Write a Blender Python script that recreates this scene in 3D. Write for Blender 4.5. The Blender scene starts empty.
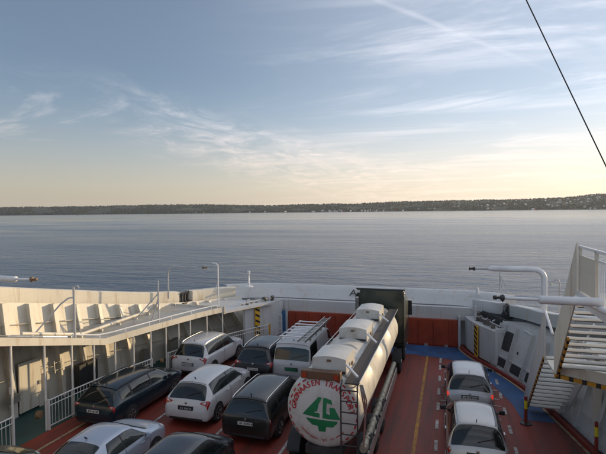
import bpy, math, random
from mathutils import Vector, Matrix, noise
rnd = random.Random(7)
S = bpy.context.scene
COL = S.collection
PI = math.pi

# ------------------------------------------------------------------ camera
CX = -4.55                      # centreline of the ship (x), the camera stands at x = 0
CAM_Z = 7.7
SEA_Z = -5.0
def make_camera():
    yaw, pitch, roll = math.radians(17.2), math.radians(1.89), math.radians(0.61)
    f = Vector((-math.sin(yaw)*math.cos(pitch), math.cos(yaw)*math.cos(pitch), -math.sin(pitch)))
    r0 = Vector((math.cos(yaw), math.sin(yaw), 0)); u0 = r0.cross(f)
    r = r0*math.cos(roll) - u0*math.sin(roll); u = u0*math.cos(roll) + r0*math.sin(roll)
    cd = bpy.data.cameras.new('camera'); cd.sensor_width = 36; cd.lens = 28.04
    cd.clip_start = 0.1; cd.clip_end = 60000
    c = bpy.data.objects.new('camera', cd); COL.objects.link(c)
    m = Matrix.Identity(4)
    for i in range(3):
        m[i][0] = r[i]; m[i][1] = u[i]; m[i][2] = -f[i]
    m[0][3], m[1][3], m[2][3] = 0, 0, CAM_Z
    c.matrix_world = m
    S.camera = c
make_camera()

# ------------------------------------------------------------------ light
SUN_AZ, SUN_EL = math.radians(45), math.radians(7.7)
w = bpy.data.worlds.new('World'); S.world = w; w.use_nodes = True
def make_world():
    nt = w.node_tree; N = nt.nodes; L = nt.links; N.clear()
    def n(t, **k):
        x = N.new(t)
        for a, b in k.items(): setattr(x, a, b)
        return x
    def math_(op, a, b=None, c=None, clamp=False):
        x = n('ShaderNodeMath', operation=op); x.use_clamp = clamp
        for i, v in enumerate((a, b, c)):
            if v is None: continue
            if isinstance(v, (int, float)): x.inputs[i].default_value = v
            else: L.new(v, x.inputs[i])
        return x.outputs[0]
    def vmath(op, a, b=None):
        x = n('ShaderNodeVectorMath', operation=op)
        for i, v in enumerate((a, b)):
            if v is None: continue
            if isinstance(v, (tuple, list, Vector)): x.inputs[i].default_value = tuple(v)
            else: L.new(v, x.inputs[i])
        return x
    def ramp(v, a, b, c=0.0, d=1.0):
        x = n('ShaderNodeMapRange', interpolation_type='SMOOTHSTEP'); L.new(v, x.inputs[0])
        for i, q in zip((1, 2, 3, 4), (a, b, c, d)): x.inputs[i].default_value = q
        return x.outputs[0]
    sky = n('ShaderNodeTexSky', sky_type='NISHITA', sun_disc=False)
    sky.sun_elevation = SUN_EL; sky.sun_rotation = SUN_AZ
    sky.altitude = 10; sky.air_density = 1.0; sky.dust_density = 0.7; sky.ozone_density = 3.0
    tc = n('ShaderNodeTexCoord')
    d = vmath('NORMALIZE', tc.outputs['Generated']).outputs[0]
    sep = n('ShaderNodeSeparateXYZ'); L.new(d, sep.inputs[0])
    z = sep.outputs['Z']
    # cloud layer seen in perspective: direction divided by height
    zz = math_('ADD', math_('MAXIMUM', z, 0.0), 0.07)
    px = math_('DIVIDE', sep.outputs['X'], zz); py = math_('DIVIDE', sep.outputs['Y'], zz)
    def cloud(rot, sx, sy, scale, detail, rough, lo, hi, dist=0.6, off=0.0):
        cb = n('ShaderNodeCombineXYZ'); L.new(px, cb.inputs[0]); L.new(py, cb.inputs[1]); cb.inputs[2].default_value = off
        mp = n('ShaderNodeMapping'); L.new(cb.outputs[0], mp.inputs[0])
        mp.inputs['Rotation'].default_value = (0, 0, rot); mp.inputs['Scale'].default_value = (sx, sy, 1)
        ns = n('ShaderNodeTexNoise'); L.new(mp.outputs[0], ns.inputs['Vector'])
        ns.inputs['Scale'].default_value = scale; ns.inputs['Detail'].default_value = detail
        ns.inputs['Roughness'].default_value = rough; ns.inputs['Distortion'].default_value = dist
        return ramp(ns.outputs[0], lo, hi)
    # azimuth of the direction (0 = bow, + = starboard), in radians
    az = math_('ARCTAN2', sep.outputs['X'], sep.outputs['Y'])
    cirrus = cloud(0.35, 0.42, 1.0, 1.0, 9, 0.64, 0.43, 0.74, 1.0, 3.0)
    wisps = cloud(0.9, 1.0, 0.55, 2.3, 9, 0.63, 0.39, 0.74, 0.9, 9.0)
    # wisps lie in a band rising to port, thicker near the bow
    el = math_('ARCSINE', z)
    bandc = math_('MULTIPLY_ADD', math_('ADD', az, 0.30), -0.28, 0.098)   # centre elevation of the band
    wb = ramp(math_('ABSOLUTE', math_('SUBTRACT', el, bandc)), 0.02, 0.085, 1.0, 0.0)
    wb2 = ramp(az, -0.76, -0.54, 0.10, 0.95)
    wb3 = ramp(az, -0.2, 0.10, 1.0, 0.35)
    wispm = math_('MULTIPLY', math_('MULTIPLY', math_('MULTIPLY', wisps, wb), wb2), wb3)
    right = ramp(az, -0.62, 0.05, 0.0, 1.0)
    veil = math_('MULTIPLY', right, math_('MULTIPLY_ADD', cirrus, 0.95, 0.06))
    streak = cloud(1.32, 0.22, 1.25, 1.0, 6, 0.55, 0.50, 0.72, 0.3, 21.0)
    st = math_('MULTIPLY', math_('MULTIPLY', streak, ramp(el, 0.03, 0.09)), math_('MULTIPLY', ramp(az, -0.55, -0.2), 0.60))
    # old vapour trail: a band along a great circle
    A = Vector((-0.1281, 0.9085, 0.3978)).normalized(); B = Vector((0.0953, 0.9522, 0.2902)).normalized()
    TRAIL_A, TRAIL_B = A, B
    nn = A.cross(B).normalized()
    dv = vmath('DOT_PRODUCT', d, nn).outputs['Value']
    tr_n = n('ShaderNodeTexNoise'); L.new(d, tr_n.inputs['Vector']); tr_n.inputs['Scale'].default_value = 14; tr_n.inputs['Detail'].default_value = 5
    dv = math_('ADD', dv, math_('MULTIPLY', math_('SUBTRACT', tr_n.outputs[0], 0.5), 0.007))
    tr = ramp(math_('ABSOLUTE', dv), 0.0005, 0.0070, 1.0, 0.0)
    tr = math_('MULTIPLY', tr, ramp(tr_n.outputs[0], 0.3, 0.6, 0.6, 1.0))
    tr = math_('MULTIPLY', tr, math_('MULTIPLY', ramp(az, -0.5, -0.2), ramp(az, 0.0, 0.22, 1.0, 0.0)))
    tr = math_('MULTIPLY', tr, 0.24)
    pf = cloud(0.2, 0.7, 1.0, 1.1, 7, 0.6, 0.54, 0.66, 0.4, 33.0)
    puffs = math_('MULTIPLY', math_('MULTIPLY', pf, ramp(az, -0.62, -0.74)), math_('MULTIPLY', ramp(el, 0.11, 0.16), 0.6))
    fine = cloud(0.5, 0.8, 1.0, 5.5, 8, 0.65, 0.42, 0.62, 0.6, 44.0)
    wispm = math_('MULTIPLY', wispm, math_('MULTIPLY_ADD', fine, 0.55, 0.55))
    inv = None
    base = math_('ADD', ramp(z, 0.0, 0.28, 0.56, 0.17), math_('MULTIPLY', right, 0.12))
    for m in (base, wispm, veil, st, tr, puffs):
        k = math_('SUBTRACT', 1.0, m, clamp=True)
        inv = k if inv is None else math_('MULTIPLY', inv, k)
    mask = math_('SUBTRACT', 1.0, inv)
    # cloud light: sunlit ice, warmer towards the horizon
    cc = n('ShaderNodeMix', data_type='RGBA'); L.new(ramp(z, 0.02, 0.22), cc.inputs['Factor'])
    cc.inputs['A'].default_value = (7.4, 6.1, 4.9, 1); cc.inputs['B'].default_value = (5.9, 6.0, 6.5, 1)
    glow = ramp(az, -0.95, 0.35, 0.70, 1.28)
    cg = vmath('SCALE', cc.outputs['Result']); L.new(glow, cg.inputs['Scale'])
    mx = n('ShaderNodeMix', data_type='RGBA'); L.new(mask, mx.inputs['Factor'])
    L.new(sky.outputs[0], mx.inputs['A']); L.new(cg.outputs[0], mx.inputs['B'])
    bg = n('ShaderNodeBackground'); L.new(mx.outputs['Result'], bg.inputs[0]); bg.inputs[1].default_value = 0.14
    out = n('ShaderNodeOutputWorld'); L.new(bg.outputs[0], out.inputs[0])
make_world()
sd = bpy.data.lights.new('sun', 'SUN'); sd.energy = 3.3; sd.angle = math.radians(0.6); sd.color = (1.0, 0.74, 0.42)
so = bpy.data.objects.new('sun', sd); COL.objects.link(so)
so.rotation_euler = Vector((math.sin(SUN_AZ)*math.cos(SUN_EL), math.cos(SUN_AZ)*math.cos(SUN_EL), math.sin(SUN_EL))).to_track_quat('Z', 'Y').to_euler()

S.view_settings.view_transform = 'Standard'; S.view_settings.look = 'None'
S.view_settings.exposure = 0.12; S.view_settings.gamma = 1.0
S.render.engine = 'CYCLES'

# ------------------------------------------------------------------ materials
MATS = {}
def mat(name, col, rough=0.5, metal=0.0, coat=0.0, var=0.12, vscale=1.5, bump=0.0, bscale=20, dirt=None, dirt_lo=0.55, dirt_hi=0.75, dirt_scale=0.8, stretch=(1, 1, 1), spec=0.5, plates=None):
    if name in MATS: return MATS[name]
    m = bpy.data.materials.new(name); m.use_nodes = True; nt = m.node_tree; N = nt.nodes; L = nt.links
    b = N['Principled BSDF']; b.inputs['Roughness'].default_value = rough; b.inputs['Metallic'].default_value = metal
    b.inputs['Coat Weight'].default_value = coat; b.inputs['Coat Roughness'].default_value = 0.08
    b.inputs['Specular IOR Level'].default_value = spec
    tc = N.new('ShaderNodeTexCoord'); mp = N.new('ShaderNodeMapping'); L.new(tc.outputs['Object'], mp.inputs[0]); mp.inputs['Scale'].default_value = stretch
    ns = N.new('ShaderNodeTexNoise'); ns.inputs['Scale'].default_value = vscale; ns.inputs['Detail'].default_value = 6; L.new(mp.outputs[0], ns.inputs['Vector'])
    hsv = N.new('ShaderNodeHueSaturation'); hsv.inputs['Color'].default_value = (*col, 1)
    mr = N.new('ShaderNodeMapRange'); L.new(ns.outputs[0], mr.inputs[0])
    mr.inputs[1].default_value = 0.3; mr.inputs[2].default_value = 0.7; mr.inputs[3].default_value = 1-var; mr.inputs[4].default_value = 1+var
    L.new(mr.outputs[0], hsv.inputs['Value'])
    colout = hsv.outputs[0]
    if dirt:
        n2 = N.new('ShaderNodeTexNoise'); n2.inputs['Scale'].default_value = dirt_scale; n2.inputs['Detail'].default_value = 8; n2.inputs['Roughness'].default_value = 0.65
        L.new(mp.outputs[0], n2.inputs['Vector'])
        r2 = N.new('ShaderNodeMapRange'); L.new(n2.outputs[0], r2.inputs[0]); r2.inputs[1].default_value = dirt_lo; r2.inputs[2].default_value = dirt_hi
        mx = N.new('ShaderNodeMix'); mx.data_type = 'RGBA'; L.new(r2.outputs[0], mx.inputs['Factor']); L.new(colout, mx.inputs['A']); mx.inputs['B'].default_value = (*dirt, 1)
        colout = mx.outputs['Result']
    if plates:      # welded plating: faint seams between plates, slightly different plates
        sp = N.new('ShaderNodeSeparateXYZ'); L.new(tc.outputs['Object'], sp.inputs[0]); cb = N.new('ShaderNodeCombineXYZ')
        if plates == 'wall':
            ad = N.new('ShaderNodeMath'); ad.operation = 'ADD'; L.new(sp.outputs[0], ad.inputs[0]); L.new(sp.outputs[1], ad.inputs[1]); L.new(ad.outputs[0], cb.inputs[0]); L.new(sp.outputs[2], cb.inputs[1])
        else: L.new(sp.outputs[1], cb.inputs[0]); L.new(sp.outputs[0], cb.inputs[1])
        br = N.new('ShaderNodeTexBrick'); L.new(cb.outputs[0], br.inputs['Vector']); br.inputs['Scale'].default_value = 1.0
        br.inputs['Brick Width'].default_value = 2.3 if plates == 'wall' else 5.0; br.inputs['Row Height'].default_value = 0.9 if plates == 'wall' else 1.9
        br.inputs['Mortar Size'].default_value = 0.007; br.inputs['Color1'].default_value = (1, 1, 1, 1); br.inputs['Color2'].default_value = (.96, .96, .955, 1); br.inputs['Mortar'].default_value = (.86, .85, .82, 1)
        mm = N.new('ShaderNodeMix'); mm.data_type = 'RGBA'; mm.blend_type = 'MULTIPLY'; mm.inputs['Factor'].default_value = 1; L.new(colout, mm.inputs['A']); L.new(br.outputs['Color'], mm.inputs['B']); colout = mm.outputs['Result']
    L.new(colout, b.inputs['Base Color'])
    rr = N.new('ShaderNodeMapRange'); L.new(ns.outputs[0], rr.inputs[0]); rr.inputs[3].default_value = max(0.02, rough*0.8); rr.inputs[4].default_value = min(1, rough*1.25)
    L.new(rr.outputs[0], b.inputs['Roughness'])
    if bump:
        n3 = N.new('ShaderNodeTexNoise'); n3.inputs['Scale'].default_value = bscale; n3.inputs['Detail'].default_value = 4; L.new(mp.outputs[0], n3.inputs['Vector'])
        bp = N.new('ShaderNodeBump'); bp.inputs['Strength'].default_value = bump; bp.inputs['Distance'].default_value = 0.02
        L.new(n3.outputs[0], bp.inputs['Height']); L.new(bp.outputs[0], b.inputs['Normal'])
    MATS[name] = m
    return m
def glow_mat(name, col, strength):
    m = mat(name, col, 0.3); b = m.node_tree.nodes['Principled BSDF']
    b.inputs['Emission Color'].default_value = (*col, 1); b.inputs['Emission Strength'].default_value = strength
    return m
M_white = mat('ship white paint', (0.55, 0.55, 0.54), 0.38, var=0.05, vscale=0.7, bump=0.15, bscale=3, dirt=(0.42, 0.33, 0.22), dirt_lo=0.55, dirt_hi=0.80, dirt_scale=3.2, stretch=(1, 1, 0.16), plates='wall')
M_cream = mat('ship cream paint', (0.66, 0.62, 0.53), 0.45, var=0.07, vscale=0.9, bump=0.15, bscale=4, dirt=(0.33, 0.22, 0.11), dirt_lo=0.54, dirt_hi=0.80, dirt_scale=3.4, stretch=(1, 1, 0.14), plates='wall')
M_grey = mat('grey platform paint', (0.42, 0.41, 0.37), 0.5, var=0.12, vscale=1.2, bump=0.2, bscale=30, dirt=(0.25, 0.2, 0.14), dirt_lo=0.5, dirt_hi=0.75)
M_red = mat('red deck paint', (0.23, 0.034, 0.020), 0.55, var=0.3, vscale=0.9, bump=0.5, bscale=60, dirt=(0.085, 0.028, 0.020), dirt_lo=0.46, dirt_hi=0.68, dirt_scale=2.2, stretch=(1, 0.09, 1), plates='deck')
M_blue = mat('blue deck paint', (0.02, 0.085, 0.22), 0.5, var=0.25, vscale=1.2, bump=0.5, bscale=60, dirt=(0.02, 0.03, 0.05), dirt_lo=0.5, dirt_hi=0.75)
M_green = mat('green walkway paint', (0.028, 0.085, 0.085), 0.5, var=0.2, vscale=1.2, bump=0.5, bscale=60, dirt=(0.02, 0.04, 0.04))
M_yline = mat('yellow line paint', (0.38, 0.17, 0.02), 0.6, var=0.3, vscale=3, dirt=(0.12, 0.04, 0.02), dirt_lo=0.5, dirt_hi=0.7, dirt_scale=4)
M_wline = mat('white line paint', (0.42, 0.40, 0.38), 0.6, var=0.3, vscale=3, dirt=(0.12, 0.05, 0.04), dirt_lo=0.48, dirt_hi=0.68, dirt_scale=5)
M_cline = mat('cream line paint', (0.36, 0.26, 0.16), 0.6, var=0.3, vscale=3, dirt=(0.12, 0.05, 0.03), dirt_lo=0.5, dirt_hi=0.7, dirt_scale=5)
M_orange = mat('orange ramp paint', (0.30, 0.040, 0.014), 0.5, var=0.15, vscale=1.5, bump=0.3, bscale=5, dirt=(0.15, 0.03, 0.015), dirt_lo=0.5, dirt_hi=0.8)
M_blued = mat('blue door paint', (0.03, 0.12, 0.28), 0.45, var=0.1)
M_yel = mat('hazard yellow', (0.62, 0.34, 0.02), 0.5, var=0.15)
M_hor = mat('hazard orange', (0.55, 0.26, 0.02), 0.5, var=0.15)
M_blk = mat('black paint', (0.02, 0.02, 0.02), 0.5)
M_dark = mat('dark steel', (0.035, 0.035, 0.035), 0.5, var=0.3, vscale=6)
M_steel = mat('galvanised steel', (0.5, 0.49, 0.46), 0.35, 0.7, var=0.15, vscale=5)
M_pole = mat('grey pole paint', (0.45, 0.46, 0.47), 0.4)
M_wpole = mat('white pole paint', (0.72, 0.73, 0.74), 0.35)
M_fence = mat('fence white paint', (0.62, 0.60, 0.56), 0.45)
M_rust = mat('rusty brass', (0.20, 0.13, 0.08), 0.5, 0.3, var=0.3, vscale=20)
M_tyre = mat('tyre rubber', (0.018, 0.018, 0.018), 0.8, var=0.2, vscale=10)
M_rim = mat('wheel alloy', (0.35, 0.35, 0.36), 0.35, 0.8)
M_glass = mat('tinted glass', (0.012, 0.016, 0.016), 0.06, coat=0.3, var=0.2, spec=0.6)
M_chrome = mat('bright trim', (0.75, 0.74, 0.72), 0.2, 0.9)
M_lamp = mat('red lamp lens', (0.32, 0.01, 0.008), 0.15, coat=0.6)
M_brake = glow_mat('lit brake lamp', (0.8, 0.05, 0.03), 0.55)
M_clear = mat('clear lamp lens', (0.6, 0.6, 0.58), 0.12, coat=0.6)
M_plate = mat('plate white', (0.55, 0.55, 0.52), 0.4)
M_gplate = mat('plate green', (0.03, 0.22, 0.10), 0.4)
M_plastic = mat('black plastic', (0.022, 0.022, 0.023), 0.6)
M_skin = {}
def paint(name, c, metal=0.0, rough=0.28):
    return mat(name, c, rough, metal, coat=0.6, var=0.06, vscale=1.2, dirt=tuple(min(1, x*0.6+0.03) for x in c), dirt_lo=0.62, dirt_hi=0.9, dirt_scale=2.5)

# ------------------------------------------------------------------ mesh helpers
class MB:
    def __init__(s): s.v = []; s.f = []; s.m = []; s.cur = 0
    def quad(s, *p):
        i = len(s.v); s.v += [tuple(q) for q in p]; s.f.append(tuple(range(i, i+len(p)))); s.m.append(s.cur); return s
    def box(s, x0, x1, y0, y1, z0, z1):
        return s.hexa([(x0,y0),(x1,y0),(x1,y1),(x0,y1)], z0, z1)
    def hexa(s, base, z0, z1):          # extruded polygon, z0/z1 number or per-vertex list
        n = len(base); i = len(s.v)
        a = z0 if isinstance(z0, (list, tuple)) else [z0]*n; b = z1 if isinstance(z1, (list, tuple)) else [z1]*n
        s.v += [(p[0], p[1], a[k]) for k, p in enumerate(base)] + [(p[0], p[1], b[k]) for k, p in enumerate(base)]
        s.f.append(tuple(i+k for k in reversed(range(n)))); s.f.append(tuple(i+n+k for k in range(n))); s.m += [s.cur]*2
        for k in range(n):
            q = (k+1) % n; s.f.append((i+k, i+q, i+n+q, i+n+k)); s.m.append(s.cur)
        return s
    def bar(s, p, q, a, b=None, up=(0, 0, 1)):     # rectangular bar from p to q, a wide, b high
        b = b or a; p = Vector(p); q = Vector(q); d = (q-p).normalized(); up = Vector(up)
        if abs(d.dot(up)) > 0.98: up = Vector((0, 1, 0))
        r = d.cross(up).normalized(); u = r.cross(d)
        i = len(s.v)
        for e in (p, q):
            for sx, sy in ((-1,-1),(1,-1),(1,1),(-1,1)): s.v.append(tuple(e + r*(sx*a/2) + u*(sy*b/2)))
        s.f += [(i+3,i+2,i+1,i), (i+4,i+5,i+6,i+7)] + [(i+k, i+(k+1)%4, i+4+(k+1)%4, i+4+k) for k in range(4)]; s.m += [s.cur]*6
        return s
    def tube(s, pts, r, n=8, cap=True):
        pts = [Vector(p) for p in pts]; rs = r if isinstance(r, (list, tuple)) else [r]*len(pts)
        i0 = len(s.v); prev = None
        for k, p in enumerate(pts):
            d = (pts[min(k+1, len(pts)-1)] - pts[max(k-1, 0)]).normalized()
            if prev is None:
                a = Vector((0,0,1)) if abs(d.z) < 0.9 else Vector((1,0,0)); u = d.cross(a).normalized()
            else: u = (prev - d*prev.dot(d)).normalized()
            prev = u; v = d.cross(u)
            for j in range(n):
                t = 2*PI*j/n; s.v.append(tuple(p + (u*math.cos(t) + v*math.sin(t))*rs[k]))
        for k in range(len(pts)-1):
            for j in range(n):
                a = i0+k*n+j; b = i0+k*n+(j+1)%n; s.f.append((a, b, b+n, a+n)); s.m.append(s.cur)
        if cap:
            s.f.append(tuple(i0+j for j in reversed(range(n)))); s.f.append(tuple(i0+(len(pts)-1)*n+j for j in range(n))); s.m += [s.cur]*2
        return s
    def lathe(s, c, axis, prof, n=24):   # prof: (offset along axis, radius)
        c = Vector(c); ax = Vector(axis).normalized()
        a = Vector((0,0,1)) if abs(ax.z) < 0.9 else Vector((1,0,0)); u = ax.cross(a).normalized(); v = ax.cross(u)
        i0 = len(s.v)
        for o, r in prof:
            for j in range(n):
                t = 2*PI*j/n; s.v.append(tuple(c + ax*o + (u*math.cos(t)+v*math.sin(t))*max(r, 1e-4)))
        for k in range(len(prof)-1):
            for j in range(n):
                a = i0+k*n+j; b = i0+k*n+(j+1)%n; s.f.append((a, b, b+n, a+n)); s.m.append(s.cur)
        s.f.append(tuple(i0+j for j in reversed(range(n)))); s.f.append(tuple(i0+(len(prof)-1)*n+j for j in range(n))); s.m += [s.cur]*2
        return s
    def grid(s, rows):
        i0 = len(s.v); R = len(rows); Cn = len(rows[0])
        for r in rows: s.v += [tuple(p) for p in r]
        for a in range(R-1):
            for b in range(Cn-1):
                k = i0+a*Cn+b; s.f.append((k, k+1, k+Cn+1, k+Cn)); s.m.append(s.cur)
        return s
    def build(s, name, m, parent=None, smooth=False, bevel=0, tf=None, recalc=True, label=None):
        me = bpy.data.meshes.new(name); v = s.v if tf is None else [tuple(tf @ Vector(p)) for p in s.v]
        me.from_pydata(v, [], s.f); me.update()
        ms = m if isinstance(m, (list, tuple)) else [m]
        for x in ms: me.materials.append(x)
        for p, k in zip(me.polygons, s.m): p.material_index = k
        if recalc:
            import bmesh
            bm = bmesh.new(); bm.from_mesh(me); bmesh.ops.recalc_face_normals(bm, faces=bm.faces); bm.to_mesh(me); bm.free()
        if smooth:
            for p in me.polygons: p.use_smooth = True
            try: me.set_sharp_from_angle(angle=math.radians(38))
            except Exception: pass
        o = bpy.data.objects.new(name, me); COL.objects.link(o)
        if parent: o.parent = parent
        if label: o['label'] = label
        if bevel:
            b = o.modifiers.new('bevel', 'BEVEL'); b.width = bevel; b.segments = 2; b.limit_method = 'ANGLE'
        return o
def thing(name, label, cat, loc=(0, 0, 0), rz=0, group=None):
    o = bpy.data.objects.new(name, None); COL.objects.link(o); o.location = loc; o.rotation_euler = (0, 0, rz)
    o['label'] = label; o['category'] = cat
    if group: o['group'] = group
    return o
def tag(o, label, cat, group=None):
    o['label'] = label; o['category'] = cat
    if group: o['group'] = group
    return o
def struct(o): o['kind'] = 'structure'; return o
def interp(tab, x):
    if x <= tab[0][0]: return tab[0][1]
    for (a, b), (c, d) in zip(tab, tab[1:]):
        if x <= c: return b + (d-b)*(x-a)/(c-a)
    return tab[-1][1]
def smooth_interp(tab, x):
    return (interp(tab, x-0.6) + interp(tab, x-0.2) + interp(tab, x+0.2) + interp(tab, x+0.6))/4
def dup(root, loc, label=None, group=None):
    r = root.copy(); COL.objects.link(r); r.location = loc
    if label: r['label'] = label
    if group: r['group'] = group
    for ch in list(root.children):
        c = ch.copy(); COL.objects.link(c); c.parent = r
        for g in ch.children:
            d = g.copy(); COL.objects.link(d); d.parent = c
    return r
def frange(a, b, st):
    o = []; x = a
    while x < b-1e-6: o.append(x); x += st
    o.append(b); return o

# plan of the ship: half widths about the centreline against y
FEN = [(0, 9.25), (11.8, 9.18), (14, 9.12), (16, 8.93), (18, 8.5), (20, 8.05), (22, 7.5), (24, 6.62), (26, 5.5), (27.6, 5.05)]
BAND = [(0, 11.9), (14, 11.95), (16, 11.9), (18, 11.65), (20, 11.25), (22, 10.75), (24, 10.1), (25, 9.7), (26, 9.25), (27, 8.5), (27.8, 7.4), (28.3, 6.0)]
TOPZ = [(0, 7.6), (12, 5.25), (13.7, 4.95), (15.5, 4.58), (17.5, 4.2), (20, 3.72), (22, 3.38), (24, 3.12), (26, 3.0), (28.4, 2.96)]
BAND_S = [(0, 10.9), (16, 10.8), (18, 10.4), (20, 9.9), (22, 9.3), (23.5, 8.7), (25, 8.15), (26, 7.55), (26.6, 7.1), (27.3, 6.2), (27.8, 5.2)]
TOPZ_S = [(0, 7.6), (14, 4.9), (18, 3.95), (20, 3.6), (22, 3.25), (23.5, 2.98), (25, 2.9), (26, 2.82), (27.5, 2.72)]
def bandS(y): return smooth_interp(BAND_S, y) if y < 26 else interp(BAND_S, y)
def topzS(y): return smooth_interp(TOPZ_S, y)
def fen(y): return smooth_interp(FEN, y)
def band(y): return smooth_interp(BAND, y) if y < 27 else interp(BAND, y)
def topz(y): return smooth_interp(TOPZ, y)

# ------------------------------------------------------------------ sea, hills
def make_sea():
    m = bpy.data.materials.new('sea water'); m.use_nodes = True; nt = m.node_tree; N = nt.nodes; L = nt.links
    b = N['Principled BSDF']; b.inputs['Base Color'].default_value = (0.035, 0.085, 0.16, 1)
    b.inputs['IOR'].default_value = 1.333
    tc = N.new('ShaderNodeTexCoord')
    def nz(scale, sx, sy, rot, detail, rough=0.55, dist=0.0):
        mp = N.new('ShaderNodeMapping'); L.new(tc.outputs['Object'], mp.inputs[0])
        mp.inputs['Scale'].default_value = (sx, sy, 1); mp.inputs['Rotation'].default_value = (0, 0, rot)
        n = N.new('ShaderNodeTexNoise'); L.new(mp.outputs[0], n.inputs['Vector'])
        n.inputs['Scale'].default_value = scale; n.inputs['Detail'].default_value = detail; n.inputs['Roughness'].default_value = rough; n.inputs['Distortion'].default_value = dist
        return n.outputs[0]
    big = nz(0.012, 0.35, 1.6, -0.3, 4)      # gust patches and slicks
    w1 = nz(0.22, 0.40, 1.0, -0.25, 6, 0.62, 0.4)
    w2 = nz(0.75, 0.6, 1.0, -0.05, 5, 0.62)
    w3 = nz(0.035, 0.4, 1.0, -0.3, 3)
    def mth(op, a, c):
        x = N.new('ShaderNodeMath'); x.operation = op
        for i, v in enumerate((a, c)):
            if isinstance(v, (int, float)): x.inputs[i].default_value = v
            else: L.new(v, x.inputs[i])
        return x.outputs[0]
    h = mth('ADD', mth('MULTIPLY', w1, 2.6), mth('MULTIPLY', w2, 0.55))
    h = mth('ADD', h, mth('MULTIPLY', w3, 1.5))
    mr = N.new('ShaderNodeMapRange'); L.new(big, mr.inputs[0]); mr.inputs[1].default_value = 0.35; mr.inputs[2].default_value = 0.65
    mr.inputs[3].default_value = 0.35; mr.inputs[4].default_value = 1.0
    bp = N.new('ShaderNodeBump'); bp.inputs['Distance'].default_value = 1.0
    vl = N.new('ShaderNodeVectorMath'); vl.operation = 'LENGTH'; L.new(tc.outputs['Object'], vl.inputs[0])
    fall = N.new('ShaderNodeMapRange'); L.new(vl.outputs['Value'], fall.inputs[0]); fall.inputs[1].default_value = 50; fall.inputs[2].default_value = 1000   # rough lee water round the ship, calmer fjord beyond
    fall.inputs[3].default_value = 0.85; fall.inputs[4].default_value = 0.06
    L.new(mth('MULTIPLY', mr.outputs[0], fall.outputs[0]), bp.inputs['Strength']); L.new(h, bp.inputs['Height']); L.new(bp.outputs[0], b.inputs['Normal'])
    r2 = N.new('ShaderNodeMapRange'); L.new(big, r2.inputs[0]); r2.inputs[1].default_value = 0.35; r2.inputs[2].default_value = 0.65
    r2.inputs[3].default_value = 0.10; r2.inputs[4].default_value = 0.22; L.new(r2.outputs[0], b.inputs['Roughness'])
    mb = MB()
    Rr = [0, 60, 200, 600, 2000, 6000, 14000]
    n = 64
    for k in range(len(Rr)-1):
        for j in range(n):
            a, c = 2*PI*j/n, 2*PI*(j+1)/n; p = Rr[k]; q = Rr[k+1]
            if p == 0: mb.quad((0,0,SEA_Z),(q*math.cos(a),q*math.sin(a),SEA_Z),(q*math.cos(c),q*math.sin(c),SEA_Z))
            else: mb.quad((p*math.cos(a),p*math.sin(a),SEA_Z),(q*math.cos(a),q*math.sin(a),SEA_Z),(q*math.cos(c),q*math.sin(c),SEA_Z),(p*math.cos(c),p*math.sin(c),SEA_Z))
    o = mb.build('sea', m, recalc=False); struct(o)
make_sea()

CAMYAW = math.radians(17.2)
def ray_xy(px, dist):           # point on the far shore in the bearing of column px, dist along the view axis
    t = (px-303)/472.0
    return Vector((-math.sin(CAMYAW) + math.cos(CAMYAW)*t, math.cos(CAMYAW) + math.sin(CAMYAW)*t))*dist
HTOP = [(-260, 7.0), (-100, 8.0), (0, 8.6), (60, 8.4), (100, 8.4), (150, 9.4), (200, 9.4), (250, 7.6), (280, 7.6), (303, 8.2), (350, 8.2), (400, 9.6), (455, 11.0), (500, 10.6), (540, 11.6), (575, 13.2), (606, 17), (660, 20), (800, 16), (900, 8)]
SHORE = [(-260, 7200), (0, 6800), (303, 6500), (420, 6000), (606, 5200), (900, 4600)]
def make_hills():
    m = mat('wooded hill', (0.035, 0.045, 0.028), 0.95, var=0.45, vscale=0.012, dirt=(0.13, 0.12, 0.06), dirt_lo=0.56, dirt_hi=0.62, dirt_scale=0.0035)
    mb = MB(); rows = []
    prof = [(0, 0.0), (0.02, 0.06), (0.10, 0.25), (0.25, 0.5), (0.45, 0.78), (0.7, 1.0), (1.0, 0.9), (1.4, 0.3)]
    for i in range(0, 241):
        px = -260 + i*1160/240
        d0 = interp(SHORE, px) + 90*noise.noise(Vector((px*0.03, 3.3, 0)))
        H = smooth_hill(px)*d0/472
        row = []
        for (k, hz) in prof:
            d = d0 + k*1900
            p = ray_xy(px, d)
            hh = H*hz*(1 + k*1900/d0*0.9) + (12*noise.noise(Vector((px*0.06, k*5, 1.7))) if hz > 0.1 else 0)
            row.append((p.x, p.y, SEA_Z - (1 if k == 0 else 0) + hh))
        rows.append(row)
    mb.grid(rows)
    o = mb.build('hills', m, smooth=True); struct(o)
    return rows
def smooth_hill(px):
    a = sum(interp(HTOP, px+q) for q in (-18, -9, 0, 9, 18))/5
    return a + 0.35*noise.noise(Vector((px*0.05, 0, 0))) - 0.6
hrows = make_hills()
def hill_point(px, k):          # k: 0..7 along the profile, bilinear
    i = (px+260)/1160*240; i0 = max(0, min(239, int(i))); fi = i-i0; k0 = min(6, int(k)); fk = k-k0
    a = Vector(hrows[i0][k0]).lerp(Vector(hrows[i0][k0+1]), fk); b = Vector(hrows[i0+1][k0]).lerp(Vector(hrows[i0+1][k0+1]), fk)
    return a.lerp(b, fi)
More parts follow.
